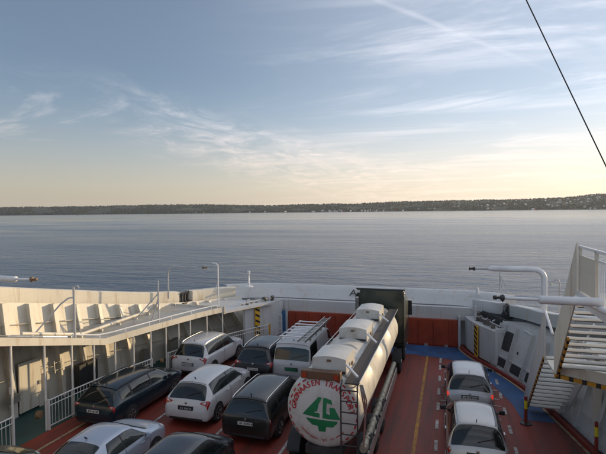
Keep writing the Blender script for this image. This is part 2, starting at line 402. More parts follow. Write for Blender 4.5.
def make_forest():
    mb = MB(); r = random.Random(3)
    for i in range(9000):
        px = r.uniform(-60, 680); k = r.uniform(0.9, 5.6)
        if noise.noise(Vector((px*0.035, k*0.9, 5))) < -0.22 and k < 4.6: continue
        p = hill_point(px, k); h = r.uniform(9, 20); w_ = r.uniform(7, 15)
        i0 = len(mb.v); a0 = r.uniform(0, 6.28)
        for q in range(5):
            a = a0+q*2*PI/5; mb.v.append((p.x+w_*math.cos(a)*r.uniform(.6, 1.1), p.y+w_*math.sin(a)*r.uniform(.6, 1.1), p.z-1))
        for q in range(5):
            a = a0+q*2*PI/5; mb.v.append((p.x+w_*.6*math.cos(a), p.y+w_*.6*math.sin(a), p.z+h*r.uniform(.5, .75)))
        mb.v.append((p.x, p.y, p.z+h))
        k3 = r.choice((0, 0, 1, 2))
        for q in range(5):
            t = (q+1) % 5
            mb.f.append((i0+q, i0+t, i0+5+t, i0+5+q)); mb.f.append((i0+5+q, i0+5+t, i0+10)); mb.m += [k3, k3]
    ms = [mat('dark spruce', (0.020, 0.030, 0.020), 0.95, var=0.4, vscale=0.02), mat('autumn wood', (0.042, 0.042, 0.026), 0.95, var=0.4, vscale=0.02), mat('green wood', (0.030, 0.042, 0.026), 0.95, var=0.4, vscale=0.02)]
    o = mb.build('forest', ms, recalc=False); o['kind'] = 'stuff'
    o['label'] = 'dark mixed woodland covering the low hills across the water'; o['category'] = 'forest'
make_forest()
def make_town():
    mw = mat('house white', (0.82, 0.80, 0.76), 0.7); mc = mat('house ochre', (0.45, 0.30, 0.15), 0.8); mr_ = mat('house red', (0.28, 0.06, 0.04), 0.8); mg = mat('house grey', (0.4, 0.4, 0.4), 0.8)
    roofm = mat('far roof', (0.09, 0.07, 0.06), 0.8); roof2 = mat('far tile roof', (0.2, 0.08, 0.05), 0.8)
    r = random.Random(11)
    spots = []
    for i in range(26): spots.append((r.gauss(362, 22), r.uniform(0.7, 2.0)))
    for i in range(8): spots.append((r.uniform(310, 345), r.uniform(0.4, 1.6)))
    for c_ in (455, 487, 512, 548, 570, 596):
        kc = r.uniform(1.2, 3.4)
        for i in range(8): spots.append((r.gauss(c_, 7), max(.7, min(4.6, r.gauss(kc, .7)))))
    for i in range(22): spots.append((r.uniform(540, 606), r.uniform(2.0, 4.8)))
    for i in range(8): spots.append((r.uniform(180, 300), r.uniform(0.3, 1.4)))
    kinds = [(mw, 'white', roofm, 'house_w'), (mc, 'ochre', roofm, 'o'), (mr_, 'red', roofm, 'r'), (mg, 'grey', roof2, 'g')]
    for i, (px, k) in enumerate(spots):
        kd = kinds[0] if r.random() < 0.6 else r.choice(kinds[1:])
        px = max(170, min(604, px))
        p = hill_point(px, k); L_, W_, H_ = r.uniform(14, 30), r.uniform(9, 14), r.uniform(7, 12)
        where = 'in the village at the middle of the far shore' if 305 < px < 420 else ('on the wooded hill at the right of the far shore' if px >= 420 else 'by the water on the far shore left of the village')
        t = thing('house', 'tiny distant %s house %s' % (kd[1], where), 'house', (p.x, p.y, p.z+3), r.uniform(-0.6, 0.9)+0.3, 'small %s houses %s' % (kd[1], where))
        MB().box(-L_/2, L_/2, -W_/2, W_/2, -8, H_+2).build('wall', kd[0], t)
        rf = MB(); z0 = H_+2.05; a, b2, ov = L_/2+.6, W_/2+.6, W_*0.42
        rf.quad((-a,-b2,z0),(a,-b2,z0),(a,0,z0+ov),(-a,0,z0+ov)); rf.quad((-a,b2,z0),(-a,0,z0+ov),(a,0,z0+ov),(a,b2,z0)); rf.quad((-a,-b2,z0),(-a,0,z0+ov),(-a,b2,z0)); rf.quad((a,-b2,z0),(a,b2,z0),(a,0,z0+ov)); rf.quad((-a,-b2,z0),(-a,b2,z0),(a,b2,z0),(a,-b2,z0))
        rf.build('roof', kd[2], t)
    # larger buildings that read as bright spots
    for px, k, L_, H_, lab in ((533, 0.35, 26, 22, 'tall white building at the waterline on the right far shore'), (559, 3.4, 60, 14, 'long pale block high on the right hillside of the far shore'),
                               (598, 3.9, 40, 16, 'pale block near the hilltop at the far right shore'), (331, 0.5, 50, 9, 'long low white hall by the water left of the far village'),
                               (374, 1.2, 24, 16, 'white block rising at the right end of the far village')):
        p = hill_point(px, k)
        t = thing('block', lab, 'building', (p.x, p.y, p.z-2), 0.3)
        MB().box(-L_/2, L_/2, -8, 8, 0, H_).build('wall', mw, t)
        MB().box(-L_/2-.5, L_/2+.5, -8.5, 8.5, H_+.01, H_+1.4).build('roof', roofm, t)
make_town()
def make_boat():
    p = ray_xy(77.5, 3200)
    t = thing('motor_boat', 'small dark motor boat far out on the water at the left', 'boat', (p.x, p.y, SEA_Z), 0.3)
    b = MB(); b.hexa([(-7, -1.8), (4, -1.8), (8, 0), (4, 1.8), (-7, 1.8)], -0.4, [1.3, 1.5, 2.0, 1.5, 1.3]); b.build('hull', M_dark, t)
    MB().box(-3, 1.5, -1.2, 1.2, 1.42, 3.2).build('cabin', mat('boat cabin', (0.25, 0.25, 0.25), 0.5), t)
    MB().tube([(-1, 0, 3.2), (-1, 0, 5)], 0.08, 6).build('mast', M_dark, t)
make_boat()

# ------------------------------------------------------------------ decks and paint
def plan_strip(f0, f1, ys, z, side):
    mb = MB()
    for a, b in zip(ys, ys[1:]):
        mb.quad((CX+side*f0(a), a, z), (CX+side*f1(a), a, z), (CX+side*f1(b), b, z), (CX+side*f0(b), b, z))
    return mb
def make_decks():
    # hull block (below the deck) with the bow rounding, deck plating on top
    mb = MB(); ys = frange(-30, 28.3, 1.0)
    L_ = [(CX-band(max(y, 0)), y) for y in ys]; R_ = [(CX+band(max(y, 0)), y) for y in ys]
    poly = R_ + L_[::-1]
    mb.hexa(poly, SEA_Z-1, -0.02)
    struct(mb.build('hull', mat('hull blue', (0.03, 0.06, 0.15), 0.4)))
    ys = frange(-30, 28.2, 0.5)
    mb = MB()
    for a, b in zip(ys, ys[1:]):
        mb.quad((CX-band(a)+.1, a, 0), (CX+band(a)-.1, a, 0), (CX+band(b)-.1, b, 0), (CX-band(b)+.1, b, 0))
    struct(mb.build('car_deck', M_red, recalc=False))
    ys = frange(-30, 27.5, 0.5)
    g = plan_strip(lambda y: fen(y)-0.06, lambda y: band(y)-0.3, frange(-30, 25, .5), 0.004, -1); struct(g.build('green_walkway', M_green, recalc=False))
    # blue band in front of the bow gate, sweeping aft along the starboard side and the port side
    def blue_in(y): return interp([(18.6, 7.1), (20.1, 6.92), (21.2, 6.6), (22.5, 6.25), (23.7, 5.9), (24.6, 5.4), (25.3, 4.4), (25.5, 3.0)], y)
    ysb = frange(18.6, 27.45, 0.2)
    mb = MB()
    for a, b in zip(ysb, ysb[1:]):
        for s in (1, -1):
            if s == -1 and b < 22: continue
            i0 = blue_in(a) if a < 25.4 else 0; i1 = blue_in(b) if b < 25.4 else 0
            if a < 25.4 <= b: i0 = i1 = 3.0
            o0, o1 = min(fen(a), 5.25 if a > 26.9 else 99)-.13, min(fen(b), 5.25 if b > 26.9 else 99)-.13
            mb.quad((CX+s*i0, a, .008), (CX+s*o0, a, .008), (CX+s*o1, b, .008), (CX+s*i1, b, .008))
    struct(mb.build('blue_lane', M_blue, recalc=False))
    # curved pale edge line
    ln = plan_strip(lambda y: fen(y)-.12, lambda y: fen(y)-.02, frange(5, 27.4, .4), 0.012, 1)
    struct(ln.build('edge_line', M_cline, recalc=False))
    ln = plan_strip(lambda y: fen(y)-1.0+.0, lambda y: fen(y)-.93, frange(5, 16, .4), 0.012, -1)
    mb = MB(); mb.quad((-12.86, 2, .012), (-12.74, 2, .012), (-12.74, 18, .012), (-12.86, 18, .012)); struct(mb.build('cream_lane_line', M_cline, recalc=False))
    mb = MB(); mb.quad((-1.15, 2, .012), (-1.03, 2, .012), (-1.03, 25.4, .012), (-1.15, 25.4, .012)); struct(mb.build('yellow_lane_line', M_yline, recalc=False))
    mb = MB()
    for y in frange(9, 24.5, 1.6):
        mb.quad((-.47, y, .012), (-.36, y, .012), (-.36, y+.75, .012), (-.47, y+.75, .012))
        mb.quad((1.98, y+.3, .012), (2.09, y+.3, .012), (2.09, y+.95, .012), (1.98, y+.95, .012))
    for y in (19.6, 20.3, 21.3):
        mb.quad((-.34, y, .012), (0.02, y, .012), (0.02, y+.08, .012), (-.34, y+.08, .012)); mb.quad((1.6, y, .012), (1.96, y, .012), (1.96, y+.08, .012), (1.6, y+.08, .012))
    for x in (-5.2, -7.75, -10.45):
        mb.quad((x, 3, .012), (x+.1, 3, .012), (x+.1, 24.6, .012), (x, 24.6, .012))
    struct(mb.build('white_lane_marks', M_wline, recalc=False))
    # red strip outside the edge line on the starboard side is raised coaming
    mb = MB()
    for a, b in zip(frange(14, 27.6, .4), frange(14, 27.6, .4)[1:]):
        mb.hexa([(CX+fen(a)+.02, a), (CX+fen(a)+.16, a), (CX+fen(b)+.16, b), (CX+fen(b)+.02, b)], 0.003, 0.12)
    tag(mb.build('coaming', mat('red coaming', (0.22, 0.03, 0.02), 0.5)), 'low red kerb along the base of the starboard side', 'kerb')
make_decks()

# ------------------------------------------------------------------ bulwarks
def bulwark_side(side, name, label):
    t = thing(name, label, 'bulwark')
    pm = M_cream if side < 0 else M_white
    bd = band if side < 0 else bandS
    tz = topz if side < 0 else topzS
    BH = .62 if side < 0 else .60
    if side < 0:
        base_half = lambda y: (band(y)-.55 if y < 17 else band(y)-.55-(y-17)*.12)
        def wallx(y, z):
            h = tz(y)-.72; k = max(0, min(1, z/h)); return CX-(base_half(y)+(bd(y)-.15-base_half(y))*k**1.4)
        yend = 27.2
    else:
        def wallx(y, z):
            b0 = fen(y)+.36
            return CX+b0+.27*z
        yend = 24.9
    ys = frange(-8, yend, .6)
    mb = MB()
    zl = lambda y: [0, .4, .8, 1.2, 1.6, 2.0, min(2.35, tz(y)-BH-.06)] if side > 0 else [(tz(y)-.6)*q/6 for q in range(7)]
    mb.grid([[(wallx(y, z), y, z) for z in zl(y)] for y in ys])
    mb.grid([[(CX+side*(bd(y)+.40), y, -1.5), (CX+side*(bd(y)+.40), y, tz(y)-.05)] for y in frange(-8, 27.2, .6)])
    mb.build('side_plating', pm, t, smooth=True, recalc=False)
    if side > 0:
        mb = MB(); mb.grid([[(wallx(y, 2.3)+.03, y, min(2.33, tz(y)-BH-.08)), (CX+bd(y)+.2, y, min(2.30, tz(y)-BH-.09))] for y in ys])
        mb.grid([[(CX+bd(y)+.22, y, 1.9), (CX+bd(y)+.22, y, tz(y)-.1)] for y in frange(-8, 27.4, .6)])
        mb.build('recess', mat('recess shade grey', (.26, .26, .25), .6, var=.3, vscale=3), t, recalc=False)  # plating coloured dark to give the shade of the gap below the beam
    notch = (23.6, 24.5) if side < 0 else (26.05, 26.6)
    def beam(y0, y1):
        b = MB(); yy = frange(y0, y1, .4)
        rows = []
        for y in yy:
            n_ = side; x = CX+n_*bd(y); zt = tz(y)
            rows.append([(x, y, zt-BH), (x-n_*.02, y, zt-.04), (x+n_*.03, y, zt), (x+n_*.42, y, zt+.02), (x+n_*.46, y, zt-.03), (x+n_*.46, y, zt-BH), (x, y, zt-BH)])
        b.grid(rows)
        for r_ in (rows[0], rows[-1]): b.quad(*r_[:-1])
        b.build('top_beam', pm, t, smooth=True)
    beam(-8, notch[0]); beam(notch[1], 27.1 if side < 0 else 27.5)
    fy = frange(2, 26.2, 1.16) if side < 0 else [3+1.16*k for k in range(10)] + [14.6, 15.8, 17.0, 18.2, 19.3, 20.4, 21.5, 22.6, 23.7, 24.8]
    for y in fy:
        if side < 0 and abs(y-24.05) < .5: y += .3
        b = MB(); zs = [(tz(y)-.62)*q/8 for q in range(9)] if side < 0 else [.14, .6, 1.2, 1.8, 2.15]
        dp = .30 if side < 0 else .16
        inner = [Vector((wallx(y, z)-side*dp, y, z)) for z in zs]
        outer = [Vector((wallx(y, z)+side*.01, y, z)) for z in zs]
        for a in range(len(zs)-1):
            b.quad(inner[a], outer[a], outer[a+1], inner[a+1])
        fw = .10 if side < 0 else .045
        for a in range(len(zs)-1):
            p, q = inner[a], inner[a+1]; e = Vector((0, fw, 0))
            b.quad(p-e, p+e, q+e, q-e); g = Vector((side*.025, 0, 0)); b.quad(p-e+g, p+e+g, q+e+g, q-e+g)
            b.quad(p-e, q-e, q-e+g, p-e+g); b.quad(p+e, q+e, q+e+g, p+e+g)
        b.build('frame', pm, t, recalc=False)
    for zf in ((.33, .62, .8) if side < 0 else (.52,)):
        b = MB(); yy = frange(2, 26.3 if side < 0 else 24.8, .6)
        for a, c in zip(yy, yy[1:]):
            za, zc = ((tz(a)-.6)*zf, (tz(c)-.6)*zf) if side < 0 else (.62, .62)
            dd = .14 if side < 0 else .07
            b.hexa([(wallx(a, za)-side*.002, a), (wallx(a, za)-side*dd, a), (wallx(c, zc)-side*dd, c), (wallx(c, zc)-side*.002, c)], [za, za, zc, zc], [za+.02, za+.02, zc+.02, zc+.02])
        b.build('stringer', pm, t, recalc=False)
    y = sum(notch)/2; hw = (notch[1]-notch[0])/2; x = CX+side*(bd(y)+.1); z = tz(y)-BH; k = hw/.45
    f = MB().box(x-.25, x+.25, notch[0], notch[1], z-.08, z+.02).build('fairlead', M_dark, t)
    for q in (-.28, .02, .30): MB().lathe((x, y+q*k, z+.02), (0, 0, 1), [(0, .10*k), (.05, .12*k), (.09, .07*k), (.42, .07*k), (.46, .12*k), (.5, .12*k)], 12).build('roller', M_dark, f, smooth=True)
    MB().tube([(x-.2, y-hw+.03, z), (x+.05, y-hw+.06, z+.6), (x+.05, y+hw-.06, z+.6), (x-.2, y+hw-.03, z)], .03, 6).build('hoop', M_dark, f, smooth=True)
    return wallx
wall_port = bulwark_side(-1, 'port_bulwark', 'cream steel side wall with frames and heavy top beam at the left of the deck')
wall_star = bulwark_side(1, 'starboard_bulwark', 'white steel side wall with upright edges at the right of the deck')

def text_mesh(txt, size, depth=0.01, font_scale=1.0):
    cu = bpy.data.curves.new('t', 'FONT'); cu.body = txt; cu.size = size; cu.extrude = depth; cu.align_x = 'CENTER'; cu.align_y = 'CENTER'
    o = bpy.data.objects.new('t', cu); COL.objects.link(o)
    dg = bpy.context.evaluated_depsgraph_get(); me = bpy.data.meshes.new_from_object(o.evaluated_get(dg))
    v = [x.co.copy() for x in me.vertices]; f = [tuple(p.vertices) for p in me.polygons]
    bpy.data.objects.remove(o); bpy.data.curves.remove(cu); bpy.data.meshes.remove(me)
    return v, f
def add_text(mb, txt, size, tf, depth=.004, sx=1.0, bold=0.0):
    v, f = text_mesh(txt, size, depth)
    offs = [(0, 0)] if not bold else [(-bold, 0), (bold, 0), (0, -bold), (0, bold)]
    for k, (ox, oy) in enumerate(offs):
        i = len(mb.v); mb.v += [tuple(tf @ Vector((p.x*sx+ox, p.y+oy, p.z+k*.0006))) for p in v]; mb.f += [tuple(i+q for q in g) for g in f]; mb.m += [mb.cur]*len(f)

def bow():
    t = thing('bow_bulwark', 'broad white curved bow wall with black lettering above the orange gate', 'bulwark')
    # lower vertical face above the gate
    def arc(n=40, inset=0.0, y0=27.1):
        pts = []
        for i in range(n+1):
            x = -1 + 2*i/n; a = abs(x)
            half = (8.55 if x < 0 else 6.95)-inset
            X = half*x; Y = 28.45-inset*.6 - 1.35*max(0, (a-.62)/.38)**2.2 - (inset*.0)
            pts.append((CX+X, Y))
        return pts
    A = arc(inset=.0); B = arc(inset=-.9); 
    rows = []
    for (x, y), (x2, y2) in zip(A, B):
        k = (x2-x)
        y2 = y+.85
        rows.append([(x, y, 2.12), (x, y, 2.2), (x+k*.1, y+.10, 2.26), (x+k*.5, y+.42, 2.68), (x+k*.8, y+.66, 2.90), (x+k*.95, y+.80, 2.96), (x+k*1.2, y+1.0, 2.94), (x+k*1.3, y+1.1, 2.7), (x+k*1.3, y+1.1, -1.5)])
    b = MB(); b.grid(rows); b.quad(*rows[0]); b.quad(*rows[-1])
    b.build('top_beam', M_white, t, smooth=True, recalc=False)
    b = MB(); D = arc(inset=.15)
    rows = [[(x, y-.0, 1.05), (x, y, 2.12)] for x, y in [(px, min(py, 28.3)-.0) for px, py in arc(inset=.25)]]
    # header plate over the gate and beyond
    b.box(CX-7.9, CX+7.2, 27.86, 28.2, 1.45, 2.19)
    b.build('header', M_white, t, bevel=.02)
    b = MB(); b.box(CX-9.2, CX+8.6, 27.35, 27.85, 2.195, 2.27); b2 = MB()
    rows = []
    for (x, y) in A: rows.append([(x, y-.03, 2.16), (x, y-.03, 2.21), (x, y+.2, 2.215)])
    b2.grid(rows); b2.build('lip_shadow', mat('shadow grey strip', (0.3, 0.3, 0.31), 0.5), t, recalc=False)  # grey strip painted as the shadow line under the beam lip
    # lettering
    lb = MB(); LX = -5.66
    sl = math.atan2(.42, .32)
    base = Matrix.Translation((-5.32, 28.45+.31, 2.57)) @ Matrix.Rotation(sl-.04, 4, 'X')
    add_text(lb, 'A', .62, Matrix.Translation((LX, 28.45+.27, 2.56)) @ Matrix.Rotation(math.radians(53), 4, 'X'), .004, 1.15)
    add_text(lb, 'R', .62, Matrix.Translation((LX+.52, 28.45+.27, 2.56)) @ Matrix.Rotation(math.radians(53), 4, 'X'), .004, 1.15)
    for v_i, v in enumerate(lb.v): lb.v[v_i] = (v[0], v[1]-.06, v[2]+.06)
    lb.build('lettering', M_blk, t, recalc=False)
    # gate
    g = thing('bow_gate', 'low orange steel bow gate across the end of the car deck', 'gate')
    b = MB(); b.box(CX-5.02, CX+5.02, 27.62, 27.85, .02, 1.5)
    b.build('gate_plate', M_orange, g, bevel=.01)
    for i in range(12): x = CX-4.6+i*9.2/11; MB().box(x-.04, x+.04, 27.54, 27.618, .1, 1.42).build('rib', M_orange, g)
    for i in range(9):
        x = CX-4.4+i*8.8/8
        MB().box(x-.09, x+.09, 27.42, 27.60, .012, .10).build('hinge', M_steel, g)
    for s in (-1, 1):
        MB().box(CX+s*5.1-.06, CX+s*5.1+.06, 27.5, 27.85, .01, 1.75).build('gate_jamb', M_pole, g)
    # corner bulkheads with hazard pillars
    for s, side in ((1, 'starboard'), (-1, 'port')):
        o = thing(side+'_corner_bulkhead', 'white curved steel corner panel with yellow and black pillar, %s of the gate' % ('right' if s > 0 else 'left'), 'bulkhead')
        ys = [27.7, 27.0, 26.2, 25.6, 25.0, 24.4] if s > 0 else [27.7, 27.0, 26.2, 25.4, 24.6]
        top = 1.72 if s > 0 else 2.15
        zb0 = .125
        b = MB()
        px_ = lambda y: CX+s*(fen(y)+.3)
        for a, c in zip(ys, ys[1:]):
            b.hexa([(px_(a), a), (px_(a)+s*.12, a), (px_(c)+s*.12, c), (px_(c), c)], zb0, top)
        b.build('panel', M_white, o)
        b = MB()
        wd = .75 if s > 0 else 1.2
        for a, c in zip(ys, ys[1:]): b.hexa([(px_(a), a), (px_(a)+s*wd, a+.1), (px_(c)+s*wd, c+.1), (px_(c), c)], top+.003, top+.05)
        b.build('shelf', M_white if s > 0 else M_grey, o)
        if s > 0:
            b = MB(); b.hexa([(px_(24.4)-.0, 24.4), (px_(24.4)+.75, 24.55), (px_(24.4)+.75, 24.75), (px_(24.4)+.1, 24.6)], .125, 1.9); b.build('panel_end', M_white, o)
        y = 25.75 if s > 0 else 25.3
        b = MB(); n = 9; h = (top-.13)/n; x = px_(y)
        dx = px_(y+.17)-px_(y-.17); dirv = Vector((dx, .34, 0)).normalized(); nrm = Vector((-s, 0, 0)); nrm = Vector((-dirv.y*s, dirv.x*s, 0))*1.0
        if nrm.x*s > 0: nrm = -nrm
        c0 = Vector((x, y, 0))+nrm*.06
        b.hexa([tuple((c0-dirv*.16)[:2]), tuple((c0+dirv*.16)[:2]), tuple((c0+dirv*.16+nrm*.06)[:2]), tuple((c0-dirv*.16+nrm*.06)[:2])], .125, top)
        pil = b.build('hazard_pillar', M_yel, o)
        b = MB(); f0 = c0+nrm*.066
        for i in range(6):
            z0 = .2+i*(top-.35)/5.4
            p1, p2 = f0-dirv*.16, f0+dirv*.16
            lo, hi = (0, .16) if s > 0 else (.16, 0)
            b.quad((p1.x, p1.y, z0+lo), (p2.x, p2.y, z0+hi), (p2.x, p2.y, z0+hi+.13), (p1.x, p1.y, z0+lo+.13))
        b.build('stripe', M_blk, pil, recalc=False)
        gm = mat('brown grey gear', (.11, .095, .08), .6, var=.4, vscale=8)
        r_ = random.Random(5+s)
        for i in range(12):
            y = 24.6+i*.26; x = px_(y)+s*(.35+.3*r_.random()); hh = .12+.28*r_.random()
            if i % 3 == 0: MB().tube([(x, y-.12, top+.06), (x, y-.12, top+.06+hh), (x+.12, y+.1, top+.06+hh)], .03, 6).build('bracket', M_pole, o)
            elif i % 3 == 1: MB().lathe((x, y, top+.06+hh*.5), (.2, 1, 0), [(-.1, .03), (-.09, hh*.45), (.05, hh*.45), (.06, .04), (.14, .04)], 12).build('gear_drum', gm, o, smooth=True)
            else: MB().hexa([(x-.09, y-.1), (x+.1, y-.08), (x+.08, y+.1), (x-.1, y+.09)], top+.055, top+.06+hh*.7).build('gear_block', gm, o, bevel=.02)
        MB().tube([(px_(24.7)+s*.4, 24.7, top+.25), (px_(26)+s*.45, 26, top+.3), (px_(27.3)+s*.4, 27.3, top+.2)], .03, 6).build('gear_pipe', M_pole, o, smooth=True)
        b = MB(); b.hexa([(px_(24.8)+s*.9, 24.8), (px_(24.8)+s*.95, 24.8), (px_(27.4)+s*.8, 27.4), (px_(27.4)+s*.75, 27.4)], top+.06, 2.22); b.build('gap_shade_strip', M_dark, o)  # dark strip stands in for the shade in the gap under the beam
        MB().tube([(px_(26.7)+s*.3, 26.7, top+.055), (px_(26.7)+s*.3, 26.7, 2.55)], .06, 8).build('post', M_white, o)
bow()
def port_door():
    o = thing('blue_door_panel', 'dark blue steel panel left of the orange gate', 'door')
    MB().box(CX-6.6, CX-5.18, 27.55, 27.68, .02, 1.52).build('door_leaf', M_blued, o, bevel=.01)
    f = thing('small_gate', 'short white tubular gate standing before the blue panel', 'gate')
    b = MB()
    for x in (CX-5.75, CX-5.3): b.tube([(x, 27.2, .01), (x, 27.2, 1.35)], .03, 6)
    for z in (1.33, .95, .5): b.tube([(CX-5.75, 27.2, z), (CX-5.3, 27.2, z)], .025, 6)
    b.build('rails', M_fence, f)
port_door()

# ------------------------------------------------------------------ port gallery
def gallery():
    Yk = 15.9
    zr = lambda y: 2.32 if y > Yk else 2.32+(Yk-y)*.262
    t = thing('side_gallery', 'cream side platform on slim posts along the left wall', 'gallery')
    ys = frange(4, 22.9, .35)
    ex = lambda y: CX-fen(y)
    ox = lambda y: CX-band(y)+.25
    top = MB(); fas = MB()
    for a, b in zip(ys, ys[1:]):
        top.hexa([(ex(a)-.02, a), (ox(a), a), (ox(b), b), (ex(b)-.02, b)], [zr(a)+.16]*2+[zr(b)+.16]*2, [zr(a)+.22]*2+[zr(b)+.22]*2)
        fas.hexa([(ex(a)+.04, a), (ex(a)-.02, a), (ex(b)-.02, b), (ex(b)+.04, b)], [zr(a)]*2+[zr(b)]*2, [zr(a)+.27]*2+[zr(b)+.27]*2)
    top.build('platform', M_grey, t); fas.build('fascia', M_cream, t, smooth=True)
    # forward low platform, curving to the bow
    b = MB(); yy = frange(22.95, 26.4, .35)
    for a, c in zip(yy, yy[1:]):
        b.hexa([(ex(a)-.02, a), (ox(a), a), (ox(c), c), (ex(c)-.02, c)], 2.2, 2.32)
    b.build('forward_platform', M_white, t)
    b = MB(); b.box(ox(23)+.05, ex(23)+.05, 22.88, 22.93, 2.2, 2.62); b.build('end_plate', M_cream, t)
    py = [9.3, 10.5, 11.8, 13.1, 14.3, 15.35, 16.4, 17.35, 18.3, 19.2, 20.0, 20.75, 21.85, 22.85]
    for y in py:
        MB().tube([(ex(y), y, .01), (ex(y), y, zr(y)-.003 if y < 22.9 else 2.2)], .036, 8).build('post', M_fence, t)
    # toe rail and pipe along the platform
    b = MB()
    b.tube([(ex(y)-.15, y, zr(y)+.40) for y in frange(14.5, 22.7, .6)], .03, 6)
    for y in frange(14.5, 22.7, 1.3): b.tube([(ex(y)-.15, y, zr(y)+.2), (ex(y)-.15, y, zr(y)+.40)], .022, 6)
    b.build('toe_rail', M_wpole, t, smooth=True)
    b = MB()
    pipe = [(-14.6-(y-13)*.02, y, zr(y)+.36) for y in frange(13.0, 20.6, .5)]
    b.tube(pipe, .065, 8)
    for y in frange(13.4, 20.4, 1.2): b.box(-14.72, -14.5, y-.04, y+.04, zr(y)+.2, zr(y)+.32)
    b.build('service_pipe', M_cream, t, smooth=True)
    MB().tube([(-15.4, 12.2, zr(12.2)+.25), (-14.4, 12.3, zr(12.3)+.28), (-13.95, 13.3, zr(13.3)+.3), (-13.9, 14.6, zr(14.6)+.3)], .035, 6).build('cable_pipe', M_steel, t)
    # dark boxes on the wall under the platform
    for k, (y, z0, z1, hw) in enumerate(((11.3, .15, 1.0, .45), (13.35, .7, 1.0, .2), (16.9, .1, 1.15, .55), (19.9, .15, .9, .18), (21.6, .1, 1.0, .45), (24.2, .5, .75, .5))):
        x = wall_port(y, .6)
        b = MB(); b.box(x+.33, x+.62, y-hw, y+hw, z0, z1)
        o = b.build('locker', [M_dark, mat('locker grey', (.22, .21, .18), .5)][k % 2 if k != 4 else 1], None, bevel=.01)
        tag(o, ['dark louvred box against the left wall by the near fence', 'small grey fitting on the left wall above the green floor', 'wide dark hose locker on the left wall behind the dark wagon', 'narrow grey cabinet on the left wall beyond the dark wagon', 'grey locker on the left wall beside the white sport utility car', 'low grey rack near the forward end of the left wall'][k], 'locker')
        if k == 0:
            sl = MB()
            for i in range(5): zz = z0+.12+i*(z1-z0-.2)/5; sl.box(x+.62, x+.635, y-hw+.05, y+hw-.05, zz, zz+.04)
            sl.build('louvre', M_pole, o)
    # door in the wall
    d = thing('wall_door', 'cream steel door catching the sun under the side platform', 'door')
    x = wall_port(14.2, 1)+.32
    b = MB(); b.hexa([(x, 13.75), (x+.06, 13.75), (x+.06, 14.75), (x, 14.75)], .08, 2.0); b.build('door_leaf', M_cream, d, bevel=.015)
    MB().box(x+.06, x+.12, 14.6, 14.68, .95, 1.1).build('handle', M_steel, d)
    for i in range(2):
        o = MB().box(x-.0, x+.10, 13.35+i*1.5, 13.5+i*1.5, .5, 1.25).build('ladder_box', M_fence); tag(o, ['slim cream junction box left of the wall door', 'slim cream junction box right of the wall door'][i], 'box')
    # rungs ladder on wall
    l = thing('wall_ladder', 'short wall ladder with two bright rungs under the side platform', 'ladder')
    for z in (1.2, 1.5): MB().tube([(wall_port(15.6, z)+.36, 15.45, z), (wall_port(15.6, z)+.36, 15.85, z)], .018, 6).build('rung', M_steel, l)
    b = MB()
    for y in (15.45, 15.85): b.tube([(wall_port(15.6, 1.1)+.36, y, 1.1), (wall_port(15.6, 1.6)+.36, y, 1.6)], .02, 6)
    b.build('rails', M_steel, l)
    # shadowed hose reel
    return py, ex
PY_, EX_ = gallery()

def fence(pts, label, x_off=0.0, name='safety_fence', post_ends=True):
    t = thing(name, label, 'fence', (0, 0, 0), 0, 'white tubular safety fences along the left walkway')
    H = 1.07
    P = [Vector(p) for p in pts]
    def along(step):
        out = []; carry = 0
        for a, b in zip(P, P[1:]):
            L_ = (b-a).length; s_ = carry
            while s_ < L_: out.append(a.lerp(b, s_/L_)); s_ += step
            carry = s_-L_
        return out
    b = MB(); b.tube([(p.x, p.y, H) for p in P], .028, 6); b.build('top_rail', M_fence, t, smooth=True)
    b = MB(); b.tube([(p.x, p.y, H-.2) for p in P], .018, 6); b.build('mid_rail', M_fence, t, smooth=True)
    b = MB(); b.tube([(p.x, p.y, .14) for p in P], .022, 6); b.build('bottom_rail', M_fence, t, smooth=True)
    b = MB()
    for p in along(.145): b.tube([(p.x, p.y, .14), (p.x, p.y, H)], .012, 5)
    b.build('balusters', M_fence, t)
    if post_ends:
        for p in (P[0], P[-1]): MB().box(p.x-.035, p.x+.035, p.y-.035, p.y+.035, .01, H+.04).build('post', M_fence, t)
    return t
fx = lambda y: CX-fen(y)+.07
fence([(fx(y), y) for y in frange(8.0, 11.74, .6)], 'white fence at the lower left corner, nearest of the left fences')
fence([(fx(y), y) for y in frange(13.15, 18.25, .6)], 'white fence between the green opening and the dark doorway, behind the dark wagon')
t_f = fence([(fx(y), y) for y in frange(19.25, 25.7, .6)], 'white fence sweeping in to the bow behind the two front left cars')
MB().box(fx(25.75)-.07, fx(25.75)+.07, 25.7, 25.84, .02, 1.1).build('end_post', M_hor, t_f, label='orange end post')
def life_ring_like():
    o = MB().lathe((fx(13.1)-.22, 12.95, .62), (1, .3, 0), [(-.1, .03), (-.08, .14), (.08, .14), (.1, .03)], 14).build('hose_valve', mat('brown hose', (.22, .14, .07), .6), smooth=True)
    tag(o, 'round brown valve fixed beside the fence post at the green opening', 'valve')
    o = MB().lathe((fx(19.2)-.2, 19.05, .75), (1, .3, 0), [(-.08, .03), (-.06, .11), (.06, .11), (.08, .03)], 14).build('hose_valve', mat('brown hose', (.22, .14, .07), .6), smooth=True)
    tag(o, 'round brown valve at the dark doorway behind the white sport utility car', 'valve')
life_ring_like()

